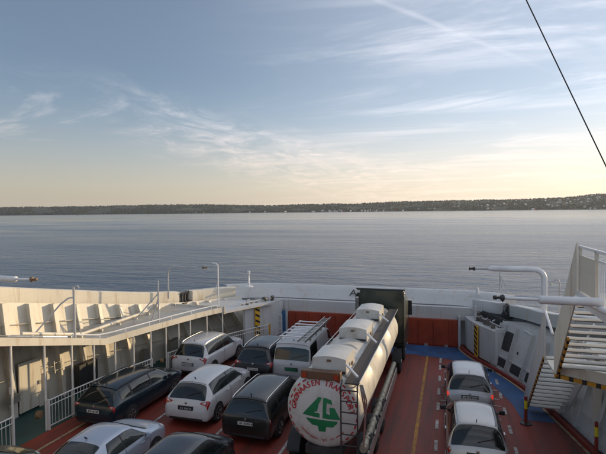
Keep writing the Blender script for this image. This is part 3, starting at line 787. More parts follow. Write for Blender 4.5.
# ------------------------------------------------------------------ posts, masts and booms
def zr(y): return 2.54 if y > 15.9 else 2.54+(15.9-y)*.262
def masts():
    t = thing('mast', 'grey mast with one curved brace on the near left platform', 'mast')
    x, y, z = -13.75, 14.6, zr(14.6)
    MB().tube([(x, y, z-.02), (x, y, z+2.05)], .045, 8).build('pole', M_pole, t)
    MB().tube([(x, y, z+1.62), (x-.16, y-.12, z+1.6), (x-.35, y-.3, z+1.4), (x-1.3, y-1.0, z+.02)], .028, 8).build('brace', M_pole, t, smooth=True)
    MB().tube([(x, y, z+1.5), (x-.25, y+.6, z+.02)], .02, 6).build('brace', M_pole, t)
    MB().tube([(x, y, z+2.03), (x+.14, y+.05, z+2.06), (x+.2, y+.05, z+1.98)], .03, 8).build('hook', M_pole, t)
    t = thing('mast', 'grey mast with two braces on the left platform beside the thick white post', 'mast')
    x, y, z = -13.15, 19.2, 2.5
    MB().tube([(x, y, z), (x, y, z+2.0)], .038, 8).build('pole', M_pole, t)
    MB().tube([(x, y, z+1.4), (x-1.0, y-.75, z+.02)], .028, 6).build('brace', M_pole, t)
    MB().tube([(x, y, z+1.2), (x-.45, y+.05, z+.02)], .024, 6).build('brace', M_pole, t)
    MB().tube([(x, y, z+.95), (x-1.6, y+1.3, z+.1)], .024, 6).build('brace', M_pole, t)
    t = thing('mast', 'slim pale mast at the forward end of the left platform', 'mast')
    x, y = -11.9, 22.85
    MB().tube([(x, y, 2.6), (x, y, 4.85), (x-.1, y-.03, 4.95), (x-.3, y-.05, 4.97)], .04, 8).build('pole', M_wpole, t, smooth=True)
    b = MB(); b.tube([(x, y, 3.9), (x-.9, y+.5, 2.7)], .022, 6); b.build('brace', M_wpole, t)
    # floodlight booms (elbow pipes) : post, arm, lamp end
    def elbow(px_, py_, z0, z1, L_, r, label, sgn):
        o = thing('elbow_boom', label, 'boom')
        b = MB(); pts = [(px_, py_, z0), (px_, py_, z1-.42)]
        for a in range(1, 7):
            an = a/6*PI/2; pts.append((px_+sgn*.42*(1-math.cos(an)), py_, z1-.42+.42*math.sin(an)))
        pts += [(px_+sgn*L_*.72, py_, z1+.005), (px_+sgn*L_*.78, py_, z1-.01)]
        b.tube(pts, [r]*(len(pts)-1)+[r*.55], 14); b.build('pipe', M_wpole if sgn < 0 else M_pole, o, smooth=True)
        MB().tube([(px_+sgn*L_*.78, py_, z1-.01), (px_+sgn*L_*.98, py_, z1-.02)], r*.38, 8).build('thin_arm', M_pole, o)
        q_ = .62 if sgn > 0 else 1.0; f = MB(); f.lathe((px_+sgn*L_, py_, z1-.02), (sgn, 0, 0), [(a_, b_*q_) for a_, b_ in [(-.1, .03), (-.09, .09), (.0, .1), (.02, .06), (.12, .05), (.14, .09), (.2, .08)]], 12); f.build('end_fitting', M_rust if sgn > 0 else M_dark, o, smooth=True)
    elbow(4.35, 24.9, 2.2, 4.78, 3.2, .135, 'white elbow shaped pipe boom rising behind the right wall', -1)
    elbow(-14.7, 22.4, 3.0, 4.78, 2.2, .045, 'thin white boom on a post above the left wall', 1)
    # long floodlight booms near the stairs
    def boom(x0, x1, y, z, label):
        s = 1 if x1 > x0 else -1
        o = thing('lamp_boom', label, 'boom')
        L_ = abs(x1-x0)
        MB().tube([(x1, y, z), (x0+s*L_*.42, y, z), (x0+s*L_*.40, y, z)], [.088, .084, .05], 16).build('thick_tube', M_wpole, o, smooth=True)
        MB().tube([(x0+s*L_*.40, y, z), (x0+s*.1, y, z+.01)], .033, 10).build('thin_tube', M_wpole, o, smooth=True)
        f = MB(); f.lathe((x0, y, z+.01), (s, 0, 0), [(-.09, .02), (-.08, .04), (-.02, .045), (0, .025), (.05, .03), (.06, .062), (.13, .062), (.14, .03)], 14); f.build('lamp', M_dark if s > 0 else M_rust, o, smooth=True)
        f = MB(); f.tube([(x0+s*.1, y, z+.08), (x0+s*.1, y, z-.08)], .014, 6); f.build('bracket', M_dark, o)
    boom(.96, 2.88, 10.5, 5.86, 'thick white horizontal boom held out from the stair landing')
    boom(-11.25, -12.9, 10.5, 5.84, 'thick grey horizontal boom with brass end at the left edge')
    t = thing('mast', 'slim dark mast with stays standing on the bow at the right', 'mast')
    x, y = 2.75, 28.9
    MB().tube([(x, y, 2.2), (x, y, 4.15)], .025, 6).build('pole', M_pole, t)
    b = MB(); b.tube([(x, y, 3.95), (x+.95, y, 2.2)], .022, 6); b.tube([(x, y, 3.95), (x+.3, y+.2, 2.2)], .018, 6); b.build('stay', M_pole, t)
    t = thing('gooseneck_lamp', 'tall gooseneck lamp post behind the right wall', 'lamp post')
    x, y = 5.15, 25.6
    MB().tube([(x, y, 2.3), (x, y, 4.1), (x-.04, y, 4.22), (x-.16, y, 4.24), (x-.36, y, 4.08)], .03, 8).build('pole', M_pole, t, smooth=True)
    MB().lathe((x-.38, y, 4.02), (0, 0, 1), [(-.06, .07), (0, .07), (.06, .03)], 10).build('lamp_head', M_pole, t)
    MB().tube([(x, y, 3.7), (x+.4, y, 3.5), (x+.8, y, 2.9)], .022, 6).build('stay', M_pole, t)
    t = thing('gooseneck_lamp', 'short gooseneck lamp post behind the elbow boom', 'lamp post')
    x, y = 4.65, 26.6
    MB().tube([(x, y, 2.3), (x, y, 3.1), (x-.04, y, 3.22), (x-.16, y, 3.24), (x-.36, y, 3.08)], .028, 8).build('pole', M_pole, t, smooth=True)
    MB().lathe((x-.38, y, 3.04), (0, 0, 1), [(-.06, .07), (0, .07), (.06, .03)], 10).build('lamp_head', M_pole, t)
    t = thing('navigation_light', 'little white light post standing on the left bow corner', 'light')
    x, y = -12.2, 27.6
    MB().lathe((x, y, 2.93), (0, 0, 1), [(0, .28), (.05, .28), (.07, .06), (.25, .09), (.3, .05), (.8, .04), (.82, .1), (1.0, .1), (1.02, .03)], 12).build('post', M_wpole, t, smooth=True)
    t = thing('navigation_light', 'little white light post standing on the right bow corner', 'light')
    MB().lathe((1.55, 28.6, 2.9), (0, 0, 1), [(0, .09), (.3, .07), (.34, .03)], 12).build('post', M_wpole, t, smooth=True)
    # stay wire running down from the mast above
    A = Vector((1.97, 14, 13.28)); B = Vector((3.87, 14, 8.79)); d = B-A
    tag(MB().tube([A-d*.8, B+d*.9], .016, 6).build('stay_wire', M_blk), 'dark stay wire slanting down across the sky at the right', 'cable')
masts()

# ------------------------------------------------------------------ staircase
def hazard_bar(name, p, q, wdt, hgt, parent, n=9, up=(0, 0, 1)):
    o = MB().bar(p, q, wdt, hgt, up).build(name, M_hor, parent)
    p, q = Vector(p), Vector(q); b = MB()
    for i in range(n):
        a = p.lerp(q, (i+.15)/n); c = p.lerp(q, (i+.5)/n); b.bar(a, c, wdt+.008, hgt+.008, up)
    b.build('stripe', M_blk, o)
    return o
def stairs():
    x0, x1 = 2.92, 4.3
    t = thing('staircase', 'white steel staircase in two flights with striped edges at the right', 'staircase')
    UP = Vector((0, 12.5, 5.75)); MID = Vector((0, 14.85, 3.08)); M2 = Vector((0, 16.25, 3.2)); LO = Vector((0, 19.75, .02))
    st = M_white; fl = M_cream
    def flight(a, b, n, xa, xb):
        tb = MB()
        for i in range(1, n):
            p = a.lerp(b, i/n); tb.box(xa+.05, xb-.05, p.y-.13, p.y+.13, p.z-.03, p.z)
        tb.build('treads', M_grey, t)
        tb = MB()
        for i in range(1, n):
            p = a.lerp(b, i/n); tb.box(xa+.05, xb-.05, p.y+.135, p.y+.16, p.z-.035, p.z+.003)
        tb.build('nosings', mat('bright nosing', (.75, .74, .72), .3, .6), t)
    flight(UP, MID, 13, x0, x1); flight(M2, LO, 14, x0-.03, x1-.15)
    # stringers
    def plate(x, pts, thick, name, m):
        b = MB(); n = len(pts); i = len(b.v)
        b.v += [(x-thick/2, p[0], p[1]) for p in pts]+[(x+thick/2, p[0], p[1]) for p in pts]
        b.f += [tuple(range(n)), tuple(range(n, 2*n))]+[(k, (k+1) % n, n+(k+1) % n, n+k) for k in range(n)]; b.m += [0]*(n+2)
        return b.build(name, m, t)
    # solid side sheet of the upper flight, port side
    plate(x0-.02, [(12.6, 6.88), (12.55, 5.6), (14.75, 3.0), (15.0, 3.0), (14.95, 4.08)], .03, 'side_sheet', fl)
    plate(x1+.02, [(12.6, 5.8), (12.55, 5.6), (14.75, 2.95), (14.95, 3.15)], .04, 'stringer', fl)
    # solid side sheet of the lower flight, port side, and the far stringer
    plate(x0-.07, [(16.1, 4.5), (16.1, 3.0), (16.3, 3.1), (19.7, .02), (20.0, .02), (20.3, .1), (19.85, .62)], .03, 'side_sheet', st)
    plate(x1-.12, [(16.1, 3.3), (16.1, 3.0), (19.5, 0.02), (19.8, .02), (19.8, .2)], .05, 'stringer', st)
    b = MB(); b.tube([(x1-.12, 16.1, 4.2), (x1-.12, 19.7, 1.1), (x1-.12, 19.7, .05)], .03, 8); b.build('handrail', M_wpole, t, smooth=True)
    b = MB(); b.tube([(x0-.07, 15.0, 4.1), (x0-.07, 16.1, 4.53), (x0-.07, 19.85, .64), (x0-.07, 20.3, .12)], .035, 8); b.build('handrail', M_wpole, t, smooth=True)
    hazard_bar('striped_edge', (x0-.05, 16.2, 3.22), (x0-.05, 19.6, .14), .04, .16, t, 14)
    hazard_bar('striped_edge', (x0+.03, 13.6, 4.33), (x0+.03, 14.85, 2.95), .05, .10, t, 6)
    # mid landing
    MB().hexa([(x0-.02, 15.02), (x1+.9, 13.6), (x1+.9, 16.15), (x0-.02, 16.15)], 2.93, 3.0).build('landing', M_cream, t)
    MB().hexa([(x0-.02, 14.93), (x1+.9, 13.5), (x1+.9, 13.56), (x0-.02, 15.0)], 2.98, 3.28).build('landing_edge', M_cream, t)
    hazard_bar('striped_edge', (x0-.03, 14.92, 2.92), (x1+.9, 13.48, 2.92), .05, .11, t, 8)
    # top landing and its guard
    MB().box(x0, x1+2.0, 6.5, 12.5, 5.6, 5.72).build('top_landing', M_grey, t)
    MB().box(x0-.06, x0-.003, 6.5, 12.42, 5.5, 5.78).build('landing_beam', M_wpole, t)
    MB().tube([(x0-.10, 8.0, 5.9), (x0-.10, 10.2, 5.75), (x0-.08, 12.35, 5.62)], .06, 10).build('edge_pipe', M_wpole, t, smooth=True)
    MB().box(x0-.02, x0+.02, 11.15, 12.42, 5.8, 6.62).build('guard_panel', fl, t)
    b = MB(); b.box(x0-.03, x0+.03, 7, 12.42, 6.78, 6.84); b.build('guard_rail', M_wpole, t)
    b = MB()
    for y in (12.38, 11.1, 9.4, 7.8): b.box(x0-.03, x0+.03, y-.04, y+.04, 5.75, 6.8)
    b.build('guard_posts', fl, t)
    b = MB(); b.box(x0-.015, x0+.015, 7, 11.06, 6.60, 6.64)
    for y in frange(7.1, 10.95, .14): b.box(x0-.01, x0+.01, y-.01, y+.01, 5.78, 6.6)
    b.build('balusters', M_wpole, t)
    # columns under the landing
    for x, y in ((4.30, 18.95), (4.66, 17.5), (4.8, 16.5), (4.9, 15.3)):
        o = MB().box(x-.11, x+.11, y-.08, y+.08, .01, 2.95).build('column', M_cream, None, bevel=.01)
        tag(o, {18.95: 'cream steel column farthest of the row right of the stairs', 17.5: 'second cream steel column of the row right of the stairs', 16.5: 'third cream steel column, by the near bollard right of the stairs', 15.3: 'nearest cream steel column at the lower right corner'}[y], 'column', 'columns right of the stairs')
    # platform on the starboard side above the columns
    o = thing('side_platform', 'cream platform and wall above the columns at the right edge', 'platform')
    MB().hexa([(4.75, 10), (6.9, 10), (6.6, 18.9), (4.38, 18.9)], 2.96, 3.1).build('slab', M_cream, o)
    # bollards
    for x, y, lab in ((2.63, 18.3, 'red bollard with yellow band at the foot of the stairs'), (4.42, 16.65, 'red bollard with yellow band at the lower right')):
        q = thing('bollard', lab, 'bollard', (x, y, 0))
        MB().tube([(0, 0, .01), (0, 0, 1.0)], .055, 12).build('post', mat('bollard red', (.25, .03, .02), .5), q, smooth=True)
        MB().tube([(0, 0, .55), (0, 0, .85)], .058, 12).build('band', glow_free('bollard yellow', (.75, .6, .03)), q, smooth=True)
        MB().lathe((0, 0, 0), (0, 0, 1), [(0.005, .2), (.03, .2), (.05, .06)], 14).build('base', M_dark, q)
    # wall things behind the stairs
    o = MB().lathe((4.55, 19.9, .95), (-.6, -.8, 0), [(-.1, .1), (0, .16), (.06, .12), (.08, .02)], 14).build('fire_hydrant_cap', M_clear, smooth=True)
    tag(o, 'round bright cap seen through the lower stair flight', 'cap')
    o = MB().box(5.3, 5.7, 17.4, 18.7, .1, 1.5).build('locker', mat('yellow locker', (.5, .36, .04), .5), bevel=.02); tag(o, 'yellow locker behind the columns at the right', 'locker')
def glow_free(n, c): return mat(n, c, .5)
stairs()
def star_details():
    # dark openings, lockers and hoses between the upright edges of the right wall
    for k, (y, z0, z1, w_, lab) in enumerate(((24.2, .95, 1.85, .42, 'dark oval opening in the right wall beside the striped pillar'), (24.2, .18, .55, .38, 'low dark patch for a hole in the right wall beside the small ladder'), (23.1, .16, .56, .42, 'low dark patch for a hole in the right wall, second from the striped pillar'), (22.0, .16, .56, .42, 'low dark patch for a hole in the right wall, third from the striped pillar'), (20.9, .16, .5, .42, 'low dark patch for a hole in the right wall, fourth from the striped pillar'))):
        b = MB(); n = 20; pts = []
        for i in range(n):
            a = 2*PI*i/n; e = .55 if k == 0 else .25
            cy, cz = math.copysign(abs(math.cos(a))**e, math.cos(a)), math.copysign(abs(math.sin(a))**e, math.sin(a))
            pts.append((y+cy*w_, (z0+z1)/2+cz*(z1-z0)/2))
        b.v = [(wall_star(p, q)-.03, p, q) for p, q in pts]+[(wall_star(p, q)-.005, p, q) for p, q in pts]
        b.f = [tuple(range(n))]+[(i, (i+1) % n, n+(i+1) % n, n+i) for i in range(n)]; b.m = [0]*(n+1)
        o = b.build('dark_hole_patch', M_dark, None); tag(o, lab, 'vent')  # flat dark patch on the wall, painted for the darkness inside a hole
    for k, (y, z) in enumerate(((23.35, 1.1), (22.2, 1.0), (21.1, 1.05))):
        o = MB().lathe((wall_star(y, z), y, z), (-1, 0, .25), [(0, .06), (.04, .06), (.05, .03)], 12).build('port_light', M_dark); tag(o, ['small round dark fitting on the right wall nearest the dark oval opening', 'small round dark fitting on the right wall, the middle one of three', 'small round dark fitting on the right wall nearest the stairs'][k], 'fitting')
    t = thing('wall_ladder', 'small white ladder leaning on the right wall by the hazard pillar', 'ladder')
    b = MB()
    for q in (-.2, .2): b.bar((2.75, 23.6+q, .12), (3.1, 23.6+q, .95), .05, .05)
    for i in range(4): f = (i+.5)/4; b.bar((2.75+.35*f, 23.4, .12+.83*f), (2.75+.35*f, 23.8, .12+.83*f), .05, .03)
    b.build('rails', M_white, t)
    t = thing('drain_pipe', 'curved white pipe on the right wall below the top beam', 'pipe')
    MB().tube([(3.15, 23.9, 2.05), (3.35, 23.2, 2.15), (3.75, 22.4, 2.0), (3.75, 21.8, 1.3), (3.65, 21.7, .7)], .05, 8).build('pipe', M_white, t, smooth=True)
star_details()

# ------------------------------------------------------------------ cars
def pchip(xs, ys, x):
    n = len(xs)
    if x <= xs[0]: return ys[0]
    if x >= xs[-1]: return ys[-1]
    k = 0
    while x > xs[k+1]: k += 1
    h = [xs[i+1]-xs[i] for i in range(n-1)]; d = [(ys[i+1]-ys[i])/h[i] for i in range(n-1)]
    def m(i):
        if i == 0: return d[0]
        if i == n-1: return d[-1]
        if d[i-1]*d[i] <= 0: return 0.0
        w1, w2 = 2*h[i]+h[i-1], h[i]+2*h[i-1]; return (w1+w2)/(w1/d[i-1]+w2/d[i])
    t = (x-xs[k])/h[k]; m0, m1 = m(k), m(k+1)
    return (2*t**3-3*t*t+1)*ys[k] + (t**3-2*t*t+t)*h[k]*m0 + (-2*t**3+3*t*t)*ys[k+1] + (t**3-t*t)*h[k]*m1
class Shape:
    def __init__(s, K): s.K = K; s.us = list(range(len(K)))
    def row(s, u): return [pchip(s.us, [k[j] for k in s.K], u) for j in range(6)]
    def pt(s, u, q):
        y, w_, z0, zb, zt, wr = s.row(u); t = 1-abs(q); sg = 1 if q >= 0 else -1
        cr = min(.075, max(0.012, (zt-zb)*.14+.012))
        T = [0, .08, .25, .42, .5, .85, .93, 1]
        X = [w_*.88, w_*.965, w_, w_*.99, w_*.955, wr, wr*.72, 0]
        Z = [z0, z0+.06, z0+(zb-z0)*.45, zb-.07, zb, zt-cr, zt-cr*.38, zt]
        return Vector((sg*pchip(T, X, t), y, pchip(T, Z, t)))
    def nrm(s, u, q):
        e = .01; a = s.pt(min(u+e, len(s.K)-1), q)-s.pt(max(u-e, 0), q); b = s.pt(u, min(q+e, 1))-s.pt(u, max(q-e, -1))
        n = b.cross(a)
        if n.length < 1e-9: return Vector((0, 0, 1))
        n.normalize(); c = s.pt(u, q)
        ctr = Vector((0, c.y, .7))
        if n.dot(c-ctr) < 0: n = -n
        return n
    def body(s, parent, m):
        us = []; N_ = len(s.K)-1
        for k in range(N_): us += [k+i/6 for i in range(6)]
        us.append(N_)
        qs = []
        T = [0, .04, .08, .16, .25, .34, .42, .46, .5, .56, .62, .69, .76, .81, .85, .89, .93, .965, 1]
        qs = [-(1-t) for t in T] + [1-t for t in reversed(T[:-1])]
        mb = MB(); mb.grid([[s.pt(u, q) for q in qs] for u in us])
        n = len(qs); mb.f.append(tuple(range(n))); L0 = (len(us)-1)*n; mb.f.append(tuple(L0+i for i in reversed(range(n)))); mb.m += [0, 0]
        for a in range(len(us)-1): mb.f.append((a*n, (a+1)*n, (a+1)*n+n-1, a*n+n-1)); mb.m.append(0)
        return mb.build('body', m, parent, smooth=True)
    def patch(s, c, off=.006, nu=10, nq=8, rnd_=.0):
        # c = four (u,q) corners: rear-left, rear-right, front-right, front-left
        mb = MB(); rows = []
        for i in range(nu+1):
            a = i/nu; row = []
            for j in range(nq+1):
                b = j/nq
                if rnd_:
                    A, Bb = 2*a-1, 2*b-1
                    k = rnd_; A2 = A*math.sqrt(max(0, 1-k*Bb*Bb*Bb*Bb/2*abs(A))); B2 = Bb*math.sqrt(max(0, 1-k*A*A*A*A/2*abs(Bb))); aa, bb = (A2+1)/2, (B2+1)/2
                else: aa, bb = a, b
                u = (c[0][0]*(1-bb)+c[1][0]*bb)*(1-aa)+(c[3][0]*(1-bb)+c[2][0]*bb)*aa
                q = (c[0][1]*(1-bb)+c[1][1]*bb)*(1-aa)+(c[3][1]*(1-bb)+c[2][1]*bb)*aa
                row.append(s.pt(u, q)+s.nrm(u, q)*off)
            rows.append(row)
        mb.grid(rows); return mb
def wheel(parent, x, y, r, side):
    b = MB(); b.lathe((x, y, r), (side, 0, 0), [(-.2, r*.7), (-.19, r*.93), (-.15, r), (-.02, r), (.02, r*.94), (.025, r*.68)], 24)
    o = b.build('wheel', M_tyre, parent, smooth=True)
    b = MB(); b.lathe((x+side*.012, y, r), (side, 0, 0), [(-.02, r*.66), (.018, r*.66), (.010, r*.56), (-.005, r*.2), (.012, r*.12)], 20); b.build('rim', M_rim, o, smooth=True)
    b = MB()
    for i in range(5):
        a = 2*PI*i/5+.3; b.bar((x+side*.022, y+math.cos(a)*r*.12, r+math.sin(a)*r*.12), (x+side*.022, y+math.cos(a)*r*.6, r+math.sin(a)*r*.6), .02, r*.13, (side, 0, 0))
    b.build('spokes', M_chrome, o)
TY = {}
#            y     w     z0   zb   zt   wr
TY['cross'] = ([(0, .70, .36, .58, .64, .52), (.05, .83, .30, .78, .84, .60), (.13, .89, .27, .95, 1.02, .60), (.46, .90, .26, 1.02, 1.40, .55), (.68, .90, .26, 1.02, 1.50, .55), (1.35, .905, .25, 1.0, 1.56, .575),
                (2.05, .91, .25, .98, 1.55, .58), (2.65, .91, .25, .97, 1.48, .57), (3.32, .90, .25, .96, 1.07, .68), (3.82, .86, .26, .87, .99, .60), (4.18, .76, .28, .72, .84, .50), (4.36, .50, .34, .52, .60, .34)], .34, (.82, 3.48))
TY['suv'] = ([(0, .74, .40, .62, .68, .56), (.05, .85, .34, .85, .92, .62), (.12, .90, .31, 1.0, 1.08, .63), (.40, .905, .30, 1.04, 1.50, .60), (.56, .905, .30, 1.04, 1.60, .60), (1.35, .91, .29, 1.03, 1.66, .62),
              (2.1, .91, .29, 1.02, 1.66, .62), (2.7, .91, .29, 1.0, 1.58, .61), (3.3, .90, .29, 1.0, 1.12, .70), (3.88, .87, .30, .94, 1.05, .62), (4.27, .78, .32, .78, .90, .52), (4.43, .52, .38, .56, .64, .36)], .35, (.86, 3.50))
TY['hatch'] = ([(0, .66, .32, .55, .60, .50), (.05, .78, .27, .72, .80, .58), (.12, .83, .25, .90, .97, .60), (.36, .845, .24, .97, 1.36, .56), (.52, .845, .24, .96, 1.46, .55), (1.1, .85, .23, .95, 1.51, .565),
                (1.75, .85, .23, .93, 1.51, .57), (2.3, .85, .23, .92, 1.43, .56), (3.0, .84, .23, .90, 1.02, .64), (3.38, .80, .24, .79, .91, .54), (3.66, .69, .26, .64, .76, .45), (3.79, .46, .32, .48, .55, .32)], .30, (.62, 3.08))
TY['wagon'] = ([(0, .70, .34, .58, .64, .54), (.05, .83, .28, .78, .86, .62), (.12, .88, .26, .93, 1.0, .64), (.42, .89, .25, .97, 1.36, .58), (.58, .89, .25, .97, 1.44, .58), (1.6, .90, .24, .95, 1.49, .60),
                (2.4, .90, .24, .94, 1.48, .60), (2.95, .90, .24, .93, 1.41, .59), (3.65, .89, .24, .92, 1.02, .68), (4.2, .86, .25, .82, .93, .60), (4.57, .75, .28, .68, .79, .50), (4.75, .50, .34, .50, .58, .34)], .32, (.95, 3.72))
TY['volvo'] = ([(0, .74, .34, .58, .64, .56), (.04, .85, .28, .82, .90, .68), (.08, .885, .26, .93, 1.0, .70), (.26, .89, .25, .97, 1.36, .62), (.40, .89, .25, .97, 1.46, .60), (1.6, .90, .24, .95, 1.50, .61),
                (2.4, .90, .24, .94, 1.49, .61), (2.95, .90, .24, .93, 1.41, .60), (3.65, .89, .24, .92, 1.02, .68), (4.2, .86, .25, .83, .93, .60), (4.56, .76, .28, .70, .80, .52), (4.72, .52, .34, .50, .58, .36)], .32, (.95, 3.72))
TY['sedan'] = ([(0, .70, .34, .58, .64, .54), (.06, .84, .28, .80, .90, .62), (.25, .89, .26, .90, 1.02, .68), (.75, .90, .25, .94, 1.10, .64), (1.30, .90, .25, .95, 1.36, .57), (1.75, .90, .24, .95, 1.44, .57),
                (2.3, .90, .24, .94, 1.45, .58), (2.8, .90, .24, .93, 1.37, .57), (3.45, .89, .24, .91, 1.02, .68), (3.95, .86, .25, .82, .94, .60), (4.33, .75, .28, .68, .80, .50), (4.5, .50, .34, .50, .58, .34)], .32, (.95, 3.55))
TY['van'] = ([(0, .84, .36, .90, .96, .76), (.03, .88, .32, 1.0, 1.08, .78), (.06, .90, .30, 1.05, 1.16, .79), (.20, .91, .28, 1.08, 1.70, .77), (.34, .91, .28, 1.08, 1.90, .75), (1.4, .92, .27, 1.07, 1.97, .76),
              (2.8, .92, .27, 1.06, 1.97, .76), (3.6, .92, .27, 1.05, 1.86, .75), (4.25, .91, .27, 1.03, 1.16, .80), (4.55, .90, .28, .95, 1.0, .76), (4.8, .85, .30, .78, .84, .7), (4.9, .70, .36, .6, .66, .6)], .33, (1.0, 3.95))
def car(kind, name, label, x, y, rz, col, metal=0.0, rails=None, brake=False, chrome=False, plate=None, extras='', cat='car', pillars=True, rough=.28):
    K, wr, ax = TY[kind]; sh = Shape(K); m = paint('paint '+label[:30], col, metal, rough)
    t = thing(name, label, cat, (x, y, 0), rz)
    body = sh.body(t, m)
    rw = .20 if kind != 'van' else .17
    tw = .19
    P = lambda c, nme, mm, par=t, off=.006, r=.0, nu=10, nq=8: sh.patch(c, off, nu, nq, r).build(nme, mm, par, smooth=True)
    if kind == 'sedan': rear = ((3.1, -.15), (3.1, .15), (4.4, .15), (4.4, -.15))
    elif kind == 'van': rear = ((2.05, -.15), (2.05, .15), (3.0, .15), (3.0, -.15))
    elif kind == 'hatch': rear = ((1.95, -.36), (1.95, .36), (3.5, .175), (3.5, -.175))
    else: rear = ((2.0, -.30), (2.0, .30), (3.4, .17), (3.4, -.17))
    rg = P(rear, 'rear_window', M_glass, r=.35, nq=14)
    if kind != 'sedan':
        u0 = 3.62; u1 = 4.0
        P(((u0-.02, -.16), (u0-.02, .16), (3.95, .14), (3.95, -.14)), 'spoiler', m, body, .03, .2)
    # side windows
    top = .175 if kind != 'van' else .18
    fr = 7.78 if kind != 'van' else 7.75
    r0 = 3.35 if kind not in ('sedan',) else 4.3
    if kind == 'cross': r0 = 3.45
    for sg, nm in ((1, 1), (-1, -1)):
        if kind == 'van':
            wins = [((3.6, .46), (6.2, .46), (6.2, .2), (3.6, .2))] if False else []
            wins = [((6.55, .46), (7.72, .46), (7.05, .20), (6.55, .20))]
            wins += [((3.5, .46), (4.9, .46), (4.9, .20), (3.7, .20))]
        else:
            b_ = .455
            full = ((r0, b_), (fr, b_), (6.95, top), (r0+.45, top))
            P([(u, q*sg) for u, q in full], 'window_trim', M_chrome if chrome else M_plastic, t, .003, .12, 16, 6) if False else sh.patch([(full[0][0], sg*full[0][1]), (full[3][0], sg*full[3][1]), (full[2][0], sg*full[2][1]), (full[1][0], sg*full[1][1])], .003, 18, 6, .1).build('window_trim', M_chrome if chrome else M_plastic, t, smooth=True)
            mid = 5.75; m2 = 4.55 if kind in ('wagon', 'volvo') else None
            wins = []
            cuts = [r0+.06] + ([m2] if m2 else []) + [mid, fr-.09]
            for a, c in zip(cuts, cuts[1:]):
                first = a == cuts[0]; last = c == cuts[-1]
                wins.append(((a+(0 if first else .04), b_-.012), (c-(0 if last else .04), b_-.012), (6.88 if last else c-.04, top+.012), (r0+.5 if first else a+.04, top+.012)))
        for wv in wins:
            cs = [(wv[0][0], sg*wv[0][1]), (wv[3][0], sg*wv[3][1]), (wv[2][0], sg*wv[2][1]), (wv[1][0], sg*wv[1][1])]
            sh.patch(cs, .0075, 12, 6, .12).build('side_window', M_glass, t, smooth=True)
    P(((7.08, -.15), (7.08, .15), (7.92, .17), (7.92, -.17)), 'windscreen', M_glass, r=.2, nq=12)
    # seams
    for sg in (1, -1):
        b = MB()
        for u in ((3.95, 5.75, 7.75) if kind != 'sedan' else (4.1, 5.75, 7.75)):
            sh2 = sh.patch([(u-.012, sg*.93), (u-.012, sg*.47), (u+.012, sg*.47), (u+.012, sg*.93)], .003, 1, 12); i = len(b.v); b.v += sh2.v; b.f += [tuple(i+k for k in f) for f in sh2.f]; b.m += sh2.m
        b.build('door_seam', M_plastic, body)
        for u in (5.45, 7.2):
            p = sh.pt(u, sg*.60) ; n_ = sh.nrm(u, sg*.60); MB().bar(p+n_*.02+Vector((0, -.09, 0)), p+n_*.02+Vector((0, .09, 0)), .03, .025).build('door_handle', m if not chrome else M_chrome, t)
    # lamps
    if kind == 'volvo': L4 = [((1.6, .78), (1.6, .52), (2.15, .46), (2.15, .60))]; hi = ((2.2, .5), (2.2, .24), (3.3, .24), (3.3, .40))
    elif kind == 'van': L4 = [((1.2, .62), (1.2, .52), (1.9, .46), (1.9, .62))]
    elif kind == 'hatch': L4 = [((1.15, .58), (1.2, .36), (1.75, .40), (1.9, .58))]
    elif kind == 'wagon': L4 = [((1.15, .62), (1.3, .14), (1.7, .14), (1.95, .60))]
    else: L4 = [((1.1, .63), (1.38, .11), (1.72, .13), (2.4, .58))]
    for sg in (1, -1):
        for c in L4:
            cs = [(u, sg*q) for u, q in c]
            o = sh.patch([cs[0], cs[1], cs[2], cs[3]], .012, 6, 10, .25).build('tail_lamp', M_brake if brake else M_lamp, t, smooth=True)
            cc = [(cs[0][0]*.65+cs[3][0]*.35, cs[0][1]*.5+cs[1][1]*.5), (cs[1][0]*.65+cs[2][0]*.35, cs[1][1]*.85+cs[0][1]*.15), (cs[2][0]*.7+cs[1][0]*.3, cs[2][1]*.85+cs[3][1]*.15), (cs[3][0]*.7+cs[0][0]*.3, cs[3][1]*.5+cs[2][1]*.5)]
            sh.patch(cc, .015, 4, 4, .3).build('reversing_lens', M_clear, o, smooth=True)
        sh.patch([(9.2, sg*.50), (9.2, sg*.28), (10.1, sg*.28), (10.1, sg*.50)], .01, 6, 6, .3).build('headlamp', M_clear, t, smooth=True)
    # bumper insert, tailgate details
    pz = {'van': .78, 'volvo': .74}.get(kind, .72)
    y0 = sh.pt(1.0, 0).y
    pw = .26
    def rear_y(z):      # rear surface y at height z on the centreline
        best = 0
        for i in range(0, 60):
            u = i/20
            if sh.pt(u, 0).z >= z: best = sh.pt(u, 0).y; break
        return best
    yy = rear_y(pz)
    MB().box(-pw-.04, pw+.04, yy-.014, yy+.06, pz-.08, pz+.075).build('plate_recess', M_plastic, body)
    pl_ = MB().box(-pw, pw, yy-.030, yy-.018, pz-.055, pz+.055).build('number_plate', plate or M_plate, t)
    pk = MB(); xx = -pw+.07
    for i in range(7):
        ww = (.034, .026, .040, .030)[(i*3+len(label)) % 4]; pk.box(xx, xx+ww, yy-.0325, yy-.031, pz-.032+.006*((i*5) % 3), pz+.034)
        xx += .062 + (.03 if i == 1 else 0)
    pk.build('plate_characters', M_blk if plate is not M_plastic else M_pole, pl_)  # small blocks stand in for the unreadable characters of the plate
    MB().box(-.8*K[1][1], .8*K[1][1], -.008, .05, K[0][2]-.05, K[0][2]+.03).build('rear_bumper', M_plastic, t, bevel=.01)
    MB().lathe((0, rear_y(K[2][4]-.13)-.012, K[2][4]-.13), (0, -1, 0), [(0, .045), (.012, .045), (.016, .03)], 16).build('badge', M_chrome, t)
    # wiper, aerial
    p = sh.pt(2.25, 0); q = sh.pt(2.55, .09)
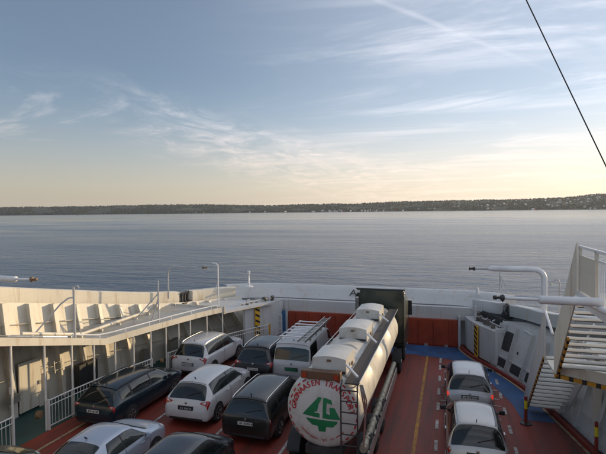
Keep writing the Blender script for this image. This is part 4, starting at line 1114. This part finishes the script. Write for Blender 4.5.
    MB().bar(p+sh.nrm(2.25, 0)*.03, q+sh.nrm(2.55, .09)*.03, .018, .018).build('wiper', M_plastic, t)
    p = sh.pt(4.25 if kind != 'sedan' else 4.75, 0)
    MB().bar(p, p+Vector((0, -.09, .085)), .02, .035).build('aerial', M_plastic, t)
    # mirrors
    for sg in (1, -1):
        p = sh.pt(7.5, sg*.48)
        b = MB(); x0_, x1_ = (p.x+sg*.05, p.x+sg*.23)
        pts = [(x0_, p.y-.06), (x1_-sg*.03, p.y-.07), (x1_, p.y-.03), (x1_-sg*.05, p.y+.06), (x0_, p.y+.04)]
        b.hexa(pts, p.z-.02, p.z+.12)
        mo = b.build('wing_mirror', M_plastic if kind in ('hatch', 'wagon') else m, t, bevel=.025)
        MB().bar(p-Vector((sg*.05, 0, -.01)), p+Vector((sg*.09, -.01, .02)), .05, .03).build('mirror_arm', M_plastic, mo)
    # wheels and arches
    wv_ = max(k[1] for k in K)
    for yy_ in ax:
        for sg in (1, -1):
            wheel(t, sg*(wv_-.012), yy_, wr, sg)
            b = MB(); rr_ = wr+.055; n = 18; i = 0
            c0 = (sg*(wv_-.10), yy_, wr); pts = []
            for k in range(n+1):
                a = -.35+(PI+.7)*k/n; pts.append((yy_+rr_*math.cos(a), wr+rr_*math.sin(a)))
            b.v = [(sg*(wv_+.006), a, c) for a, c in pts]+[(sg*(wv_-.14), a, c) for a, c in pts]
            b.f = [tuple(range(n+1)), tuple(range(n+1, 2*n+2))]+[(k, k+1, n+2+k, n+1+k) for k in range(n)]; b.m = [0]*(n+2)
            b.build('wheel_arch', M_plastic, t)
    if rails:
        for sg in (1, -1):
            pts = []
            for i in range(17):
                u = 3.9+i/16*2.9; p = sh.pt(u, sg*.16); lift = .055*min(1, i/1.5, (16-i)/1.5); pts.append(p+Vector((sg*.005, 0, lift)))
            MB().tube(pts, .021, 8).build('roof_rail', rails, t, smooth=True)
    return t, sh
WHITE = (.56, .56, .56)
car('cross', 'white_crossover', 'white crossover car with swept red tail lamps in the middle left lane', -9.0, 14.62, math.radians(1.0), WHITE, plate=M_plastic)
car('suv', 'white_suv', 'white sport utility car with bright roof rails, front of the leftmost lane', -11.5, 18.95, math.radians(-1), (.54, .54, .55), rails=M_chrome)
car('suv', 'black_suv', 'black sport utility car with roof rails in front of the white crossover', -8.35, 19.15, math.radians(1), (.015, .016, .018), .2, rails=M_chrome)
car('wagon', 'dark_wagon', 'dark estate car beside the left fence, nearest of the leftmost lane', -12.02, 13.5, math.radians(-.5), (.012, .028, .040), .3, rails=M_plastic, chrome=False, rough=.2)
car('volvo', 'brown_wagon', 'dark grey brown estate car beside the tanker truck', -6.42, 14.05, math.radians(0), (.035, .033, .030), .4, rails=M_chrome)
car('sedan', 'silver_sedan', 'pale blue silver saloon car at the bottom left', -9.62, 8.95, math.radians(1), (.42, .47, .55), .35)
car('hatch', 'dark_hatchback', 'dark grey hatchback at the bottom edge beside the silver saloon', -7.05, 9.4, math.radians(0), (.05, .055, .065), .5)
car('hatch', 'green_hatchback', 'dark olive car in the lower left corner of the photograph', -12.15, 7.1, math.radians(0), (.03, .04, .028), .3)
car('hatch', 'silver_hatchback', 'silver hatchback with both brake lamps lit at the right', .74, 18.32, math.radians(1), (.42, .42, .43), .5, brake=True)
r2, sh2 = car('hatch', 'silver_black_glass_hatchback', 'silver hatchback behind the one with lit brake lamps, roof rim with wide dark rear window', .78, 13.95, math.radians(1), (.45, .44, .43), .5)
for sg in (1, -1):
    sh2.patch([(4.05, sg*.17), (4.05, sg*.13), (7.0, sg*.13), (7.0, sg*.17)], .012, 12, 2).build('roof_strip', paint('silver strip', (.5, .5, .5), .5), r2, smooth=True)
van, shv = car('van', 'white_van', 'white delivery van with ladders on the roof rack and green plate', -6.62, 19.4, 0, (.50, .50, .51), plate=M_gplate, cat='van')
def van_rack():
    b = MB()
    for i in range(6):
        y = .55+i*.58; p = shv.pt(3.6+i*.5, 0)
        z = 2.09
        b.bar((-.72, y, z), (.72, y, z), .13, .03)
    b.build('rack_slats', mat('rack white', (.6, .6, .62), .4), van)
    b = MB()
    for sg in (-1, 1):
        b.bar((sg*.70, .4, 2.05), (sg*.70, 3.7, 2.05), .04, .05)
        for y in (.7, 1.6, 2.5, 3.4): b.bar((sg*.70, y, 1.86), (sg*.70, y, 2.05), .05, .05, (0, 1, 0))
    b.build('rack_frame', M_steel, van)
    t = thing('ladder', 'aluminium ladder lying lengthwise on the white van roof rack', 'ladder', (-6.0, 18.95, 2.14))
    b = MB()
    for xx in (-.16, .16): b.bar((xx, 0, .04), (xx, 4.6, .06), .035, .09)
    b.build('rails', M_steel, t)
    for i in range(16): MB().bar((-.16, .15+i*.28, .04), (.16, .15+i*.28, .04), .035, .035).build('rung', M_steel, t)
    p = MB()
    for k, (a, c) in enumerate((((-.45, 1.30), (.5, 1.52)), ((-.5, 1.5), (.3, 1.62)), ((-.3, 1.25), (.55, 1.3)))):
        p.bar((a[0], .22, a[1]), (c[0], .24, c[1]), .05, .03)
    p.build('window_reflection', mat('tan reflection strip', (.4, .3, .14), .6), van)  # tan bars stand in for warm reflections in the rear window
van_rack()

# ------------------------------------------------------------------ tanker
def tanker():
    TX, TZ, R, Y0, Y1 = -3.38, 2.10, 1.085, 12.75, 22.4
    t = thing('tanker_truck', 'white tanker truck with green emblem on its round rear end', 'truck')
    M_tank = mat('tank cream gloss', (.56, .555, .53), .42, coat=.08, var=.05, vscale=.7, dirt=(.30, .26, .20), dirt_lo=.50, dirt_hi=.82, dirt_scale=1.8)
    dish = lambda r: -.30*math.sqrt(max(0, 1-(r/R)**2))
    prof = [(dish(R*k/14), R*k/14) for k in range(0, 15)]
    prof = [(o, r) for o, r in prof]
    L_ = Y1-Y0
    prof += [(.05, R), (.07, R+.012), (.13, R+.012), (.15, R)]
    for s_ in (2.3, 4.6, 7.0): prof += [(s_, R), (s_+.02, R+.01), (s_+.08, R+.01), (s_+.1, R)]
    prof += [(L_, R)] + [(L_+.28*math.sin(a*PI/16), R*math.cos(a*PI/16)) for a in range(1, 9)]
    MB().lathe((TX, Y0, TZ), (0, 1, 0), prof, 64).build('tank', M_tank, t, smooth=True)
    # emblem and lettering on the dished end
    G = mat('emblem green', (.01, .18, .07), .45); RD = mat('lettering red', (.42, .02, .03), .45)
    def on_dish(x, z, off=.006):
        x *= R/1.05; z *= R/1.05
        r = math.hypot(x, z); return Vector((TX+x, Y0+dish(min(r, R*.995))-off, TZ+z))
    def poly(mb, pts, n=5):
        # subdivide a quad onto the dish
        a, b, c, d = [Vector(p) for p in pts]; rows = []
        for i in range(n+1):
            u = i/n; rows.append([on_dish(*(a.lerp(b, j/n).lerp(d.lerp(c, j/n), u))) for j in range(n+1)])
        mb.grid(rows)
    e = MB()
    # letter L : slanted stem and foot ; letter G ; hull ; foot
    poly(e, [(-.09, .43), (-.03, .43), (-.30, -.03), (-.52, -.05)]); poly(e, [(-.03, .43), (-.03, .43), (-.12, .04), (-.24, .04)])
    poly(e, [(-.44, .02), (-.05, .00), (-.05, -.12), (-.54, -.08)])
    poly(e, [(-.03, .43), (.02, .43), (-.20, .0), (-.36, .0)])
    poly(e, [(.05, .43), (.15, .42), (.13, -.12), (.03, -.12)])
    poly(e, [(.14, .42), (.27, .38), (.30, .26), (.14, .30)])
    poly(e, [(.13, .02), (.50, -.10), (.50, -.13), (.12, -.13)]); poly(e, [(.22, .18), (.36, .18), (.50, -.10), (.24, -.04)])
    poly(e, [(-.44, -.16), (.44, -.18), (.42, -.24), (-.40, -.22)]); poly(e, [(-.40, -.22), (.42, -.24), (.30, -.36), (-.26, -.34)])
    poly(e, [(-.11, -.34), (.13, -.35), (.10, -.50), (-.08, -.50)])
    e.build('emblem', G, t, recalc=False)
    lm = MB()
    txt = 'GRØNAASEN TRANSPORT'
    n = len(txt); rad = .80
    for i, ch in enumerate(txt):
        if ch == ' ': continue
        a = math.radians(84 - i*168/(n-1)) + PI/2 - 0.0
        a = math.radians(174 - i*(174-6)/(n-1))
        v, f = text_mesh(ch, .205, 0)
        k = len(lm.v)
        for p in v:
            xx = p.x*.95; yy = p.y
            rr_ = rad+yy; x = math.cos(a)*rr_ + math.sin(a)*xx; z = math.sin(a)*rr_ - math.cos(a)*xx
            lm.v.append(tuple(on_dish(x, z, .008)))
        lm.f += [tuple(k+q for q in g) for g in f]; lm.m += [0]*len(f)
        for ox, oy, oo in ((.008, 0, .0085), (-.008, 0, .009), (0, .007, .0095)):
            k = len(lm.v)
            for p in v:
                xx = p.x*.95+ox; rr_ = rad+p.y+oy; lm.v.append(tuple(on_dish(math.cos(a)*rr_+math.sin(a)*xx, math.sin(a)*rr_-math.cos(a)*xx, oo)))
            lm.f += [tuple(k+q for q in g) for g in f]; lm.m += [0]*len(f)
    for i, ch in enumerate('www.lgt.no'):
        a = math.radians(246+i*48/9)
        v, f = text_mesh(ch, .13, 0)
        k = len(lm.v)
        for p in v:
            rr_ = .74-p.y; xx = p.x
            lm.v.append(tuple(on_dish(math.cos(a)*rr_-math.sin(a)*xx, math.sin(a)*rr_+math.cos(a)*xx, .008)))
        lm.f += [tuple(k+q for q in g) for g in f]; lm.m += [0]*len(f)
    lm.build('lettering', RD, t, recalc=False)
    d = MB(); nd = 30
    for i in range(nd):
        a0 = 2*PI*i/nd; a1 = a0+.115
        if 4.0 < a0 < 5.2: continue
        rows = []
        for j in range(4):
            a = a0+(a1-a0)*j/3; rows.append([on_dish(math.cos(a)*.925, math.sin(a)*.925), on_dish(math.cos(a)*.965, math.sin(a)*.965)])
        d.grid(rows)
    for a_, b_ in ((218, 240), (300, 322)):
        rows = []
        for j in range(7):
            a = math.radians(a_+(b_-a_)*j/6); rows.append([on_dish(math.cos(a)*.73, math.sin(a)*.73), on_dish(math.cos(a)*.755, math.sin(a)*.755)])
        d.grid(rows)
    d.build('dashed_ring', RD, t, recalc=False)
    # manhole covers / spill boxes
    bx = -3.27; hw = .49
    for ya, yb in ((12.92, 14.15), (16.4, 17.8), (19.6, 20.95)):
        b = MB(); rows = []
        n = 12
        for y, sc in ((ya, 1.0), (ya+.02, 1.0), (yb-.02, 1), (yb, 1)):
            row = []
            row.append((bx-hw*1.04, y, TZ+.9))
            for i in range(n+1):
                x = -1+2*i/n; row.append((bx+hw*x, y, 3.50+.07*(1-x*x)))
            row.append((bx+hw*1.04, y, TZ+.9))
            rows.append(row)
        b.grid(rows); b.quad(*rows[0]); b.quad(*rows[-1][::-1])
        o = b.build('hatch_cover', M_tank, t, smooth=True, recalc=True)
        MB().box(bx-.06, bx+.06, ya-.03, ya-.002, 3.42, 3.48).build('latch', M_rust, o)
        MB().box(bx+hw+.05, bx+hw+.09, ya+.5, ya+.62, 3.2, 3.3).build('latch', M_rust, o)
        b = MB(); b.box(bx-hw*.95, bx+hw*.95, ya-.035, ya-.003, 3.10, 3.17); b.build('gasket', M_dark, o)
        MB().bar((bx+hw+.02, ya-.02, 3.38), (bx+hw+.42, ya-.42, 3.20), .05, .05).build('strut', M_wpole, t)
    # low bedding on which covers sit
    MB().box(bx-.62, bx+.62, 12.95, 21.3, TZ+.80, TZ+.92).build('top_tray', M_tank, t)
    # walkway and rails
    b = MB(); b.box(-2.68, -2.30, 12.3, 22.2, 3.05, 3.09); b.build('walkway', mat('walkway grating', (.06, .05, .045), .7, var=.3, vscale=30), t)
    b = MB()
    for y in frange(12.8, 21.8, .9): b.bar((-2.72, y, 2.6), (-2.35, y, 2.97), .03, .03)
    b.build('walkway_brackets', M_steel, t)
    b = MB(); b.tube([(-2.28, 12.3, 3.11), (-2.28, 22.2, 3.11)], .016, 6); b.build('kick_rail', M_chrome, t)
    b = MB(); b.tube([(-3.98, 14.1, 2.95), (-3.98, 14.2, 3.2), (-3.98, 21.6, 3.2), (-3.98, 21.7, 2.95)], .016, 6); b.build('hand_rail', M_steel, t, smooth=True)
    # rear light box
    o = MB().box(-3.98, -2.85, 12.5, 12.75, 3.02, 3.25).build('light_box', mat('brown light box', (.13, .07, .04), .5), t, bevel=.02)
    for xx in (-3.88, -2.96): MB().box(xx-.07, xx+.07, 12.47, 12.498, 3.06, 3.20).build('marker_lamp', mat('orange lens', (.35, .05, .02), .25), o)
    # ladder
    b = MB()
    for xx in (-2.78, -2.33): b.tube([(xx, 12.25, .7), (xx, 12.25, 3.0), (xx, 12.45, 3.1)], .022, 6)
    b.build('ladder_rail', M_dark, t)
    for i in range(8): MB().tube([(-2.78, 12.25, .8+i*.3), (-2.33, 12.25, .8+i*.3)], .018, 6).build('ladder_rung', M_dark, t)
    b = MB()
    for k in range(3): b.tube([(-2.3+.03*k, 12.5, 3.0), (-2.22+.05*k, 12.45, 2.6), (-2.2, 12.7, 2.1-.1*k), (-2.25, 12.7, 1.2)], .022, 6)
    b.build('cables', M_chrome, t, smooth=True)
    # hose tubes
    o = MB().tube([(-2.30, 12.9, 1.02), (-2.30, 20.6, 1.02)], .105, 14).build('hose_tube', mat('dull brass', (.36, .33, .26), .5, .4, var=.2, vscale=4), t, smooth=True)
    b = MB()
    for y in frange(13.0, 17.0, .4): b.lathe((-2.30, y, 1.02), (0, 1, 0), [(0, .108), (.02, .130), (.09, .130), (.11, .108)], 14)
    b.build('tube_collars', mat('dull brass'), o, smooth=True) if False else b.build('tube_collars', MATS['dull brass'], o, smooth=True)
    MB().box(-2.2, -2.15, 13.0, 20.5, .55, .9).build('side_guard', M_steel, t)
    # chassis, axles
    MB().box(-3.9, -2.85, 12.6, 24.5, .85, 1.08).build('chassis', M_dark, t)
    MB().box(-4.5, -2.25, 12.45, 12.6, .5, .72).build('rear_bumper', M_dark, t)
    for sg in (-1, 1): MB().box(-3.38+sg*.95-.12, -3.38+sg*.95+.12, 12.42, 12.448, .54, .68).build('tail_lamp', M_lamp, t)
    for y in (13.6, 14.95, 16.3, 22.6, 24.6):
        for sg in (-1, 1):
            x = -3.38+sg*1.2
            b = MB(); b.lathe((x, y, .52), (sg, 0, 0), [(-.34, .3), (-.33, .48), (-.28, .52), (-.03, .52), (0, .48), (.01, .3)], 24); wv = b.build('wheel', M_tyre, t, smooth=True)
            b = MB(); b.lathe((x, y, .52), (sg, 0, 0), [(-.02, .29), (.012, .29), (-.06, .2), (-.06, .12), (.03, .1), (.035, .02)], 18); b.build('rim', M_rim, wv, smooth=True)
            b = MB(); rows = []
            for i in range(9):
                a = math.radians(10+160*i/8); rows.append([(x-.36*sg, y+.62*math.cos(a), .52+.6*math.sin(a)), (x+.03*sg, y+.62*math.cos(a), .52+.6*math.sin(a))])
            b.grid(rows); b.build('mudguard', M_plastic, t, smooth=True)
    # cab
    DG = mat('cab dark green', (.030, .042, .032), .35, coat=.4, var=.25, vscale=1.5, dirt=(.07, .07, .055), dirt_lo=.5, dirt_hi=.8)
    b = MB(); b.hexa([(-4.42, 23.35), (-2.05, 23.35), (-2.05, 25.55), (-4.42, 25.55)], .95, [3.72, 3.72, 3.05, 3.05]); b.build('cab', DG, t, bevel=.08)
    b = MB(); b.box(-4.40, -2.08, 23.15, 23.34, 1.2, 3.80); b.build('rear_wall', DG, t, bevel=.05)
    b = MB(); b.bar((-4.42, 23.2, 3.83), (-2.05, 23.2, 3.83), .10, .06); b.build('roof_bar', M_dark, t)
    for xx in (-4.3, -2.2): MB().box(xx-.07, xx+.07, 23.06, 23.149, 3.65, 3.77).build('work_lamp', M_clear if xx < -4 else M_dark, t)
    b = MB()
    for sg in (-1, 1):
        x = -3.235+sg*1.16; b.box(x-.03, x+.03, 22.9, 23.3, 1.2, 3.6)
    b.build('side_fairing', DG, t, bevel=.02)
    for zz in (1.7, 2.35, 3.0): MB().box(-4.3, -2.15, 23.12, 23.148, zz, zz+.05).build('wall_rib', DG, t)
    MB().tube([(-4.32, 22.95, 1.0), (-4.32, 22.95, 3.3), (-4.32, 22.85, 3.45)], .07, 10).build('exhaust_stack', M_steel, t, smooth=True)
    for k in range(3): MB().tube([(-3.5+.12*k, 23.1, 1.9), (-3.5+.12*k, 22.8, 1.5), (-3.45+.12*k, 22.75, 1.2)], .02, 6).build('air_hose', [M_lamp, M_plastic, M_yel][k], t, smooth=True)
    for sg in (-1, 1):
        x = -3.36+sg*1.24
        MB().box(x+sg*.1-.10, x+sg*.1+.14*sg+.02, 25.2, 25.3, 2.2, 2.95).build('wing_mirror', M_plastic, t, bevel=.03)
        MB().tube([(x, 25.2, 3.0), (x+sg*.25, 25.25, 3.02)], .03, 6).build('mirror_arm', M_chrome, t)
        b = MB(); b.quad((-3.36+sg*1.245, 24.3, 2.0), (-3.36+sg*1.245, 25.3, 2.0), (-3.36+sg*1.245, 25.2, 2.75), (-3.36+sg*1.245, 24.3, 2.85)); b.build('side_window', M_glass, t, recalc=False)
    b = MB(); b.quad((-4.45, 25.57, 1.9), (-2.27, 25.57, 1.9), (-2.27, 25.57, 2.9), (-4.45, 25.57, 2.9)); b.build('windscreen', M_glass, t, recalc=False)
    b = MB(); b.box(-4.1, -3.5, 22.75, 23.1, 1.1, 2.0); b.build('air_lines', M_plastic, t)
    MB().box(-4.5, -2.25, 25.56, 25.7, .4, 1.2).build('front_bumper', DG, t, bevel=.04)
tanker()

# ------------------------------------------------------------------ air
def make_haze():
    m = bpy.data.materials.new('haze air'); m.use_nodes = True; N = m.node_tree.nodes; L = m.node_tree.links; N.clear()
    v = N.new('ShaderNodeVolumePrincipled'); v.inputs['Color'].default_value = (.80, .85, .92, 1); v.inputs['Density'].default_value = HAZE_D; v.inputs['Anisotropy'].default_value = .3
    o = N.new('ShaderNodeOutputMaterial'); L.new(v.outputs[0], o.inputs['Volume'])
    b = MB(); b.box(-15500, 15500, -15500, 15500, SEA_Z-3, 420)
    ob = b.build('haze', m); ob['kind'] = 'stuff'; ob['label'] = 'thin evening haze over the fjord'; ob['category'] = 'haze'
HAZE_D = 2.4e-5
make_haze()
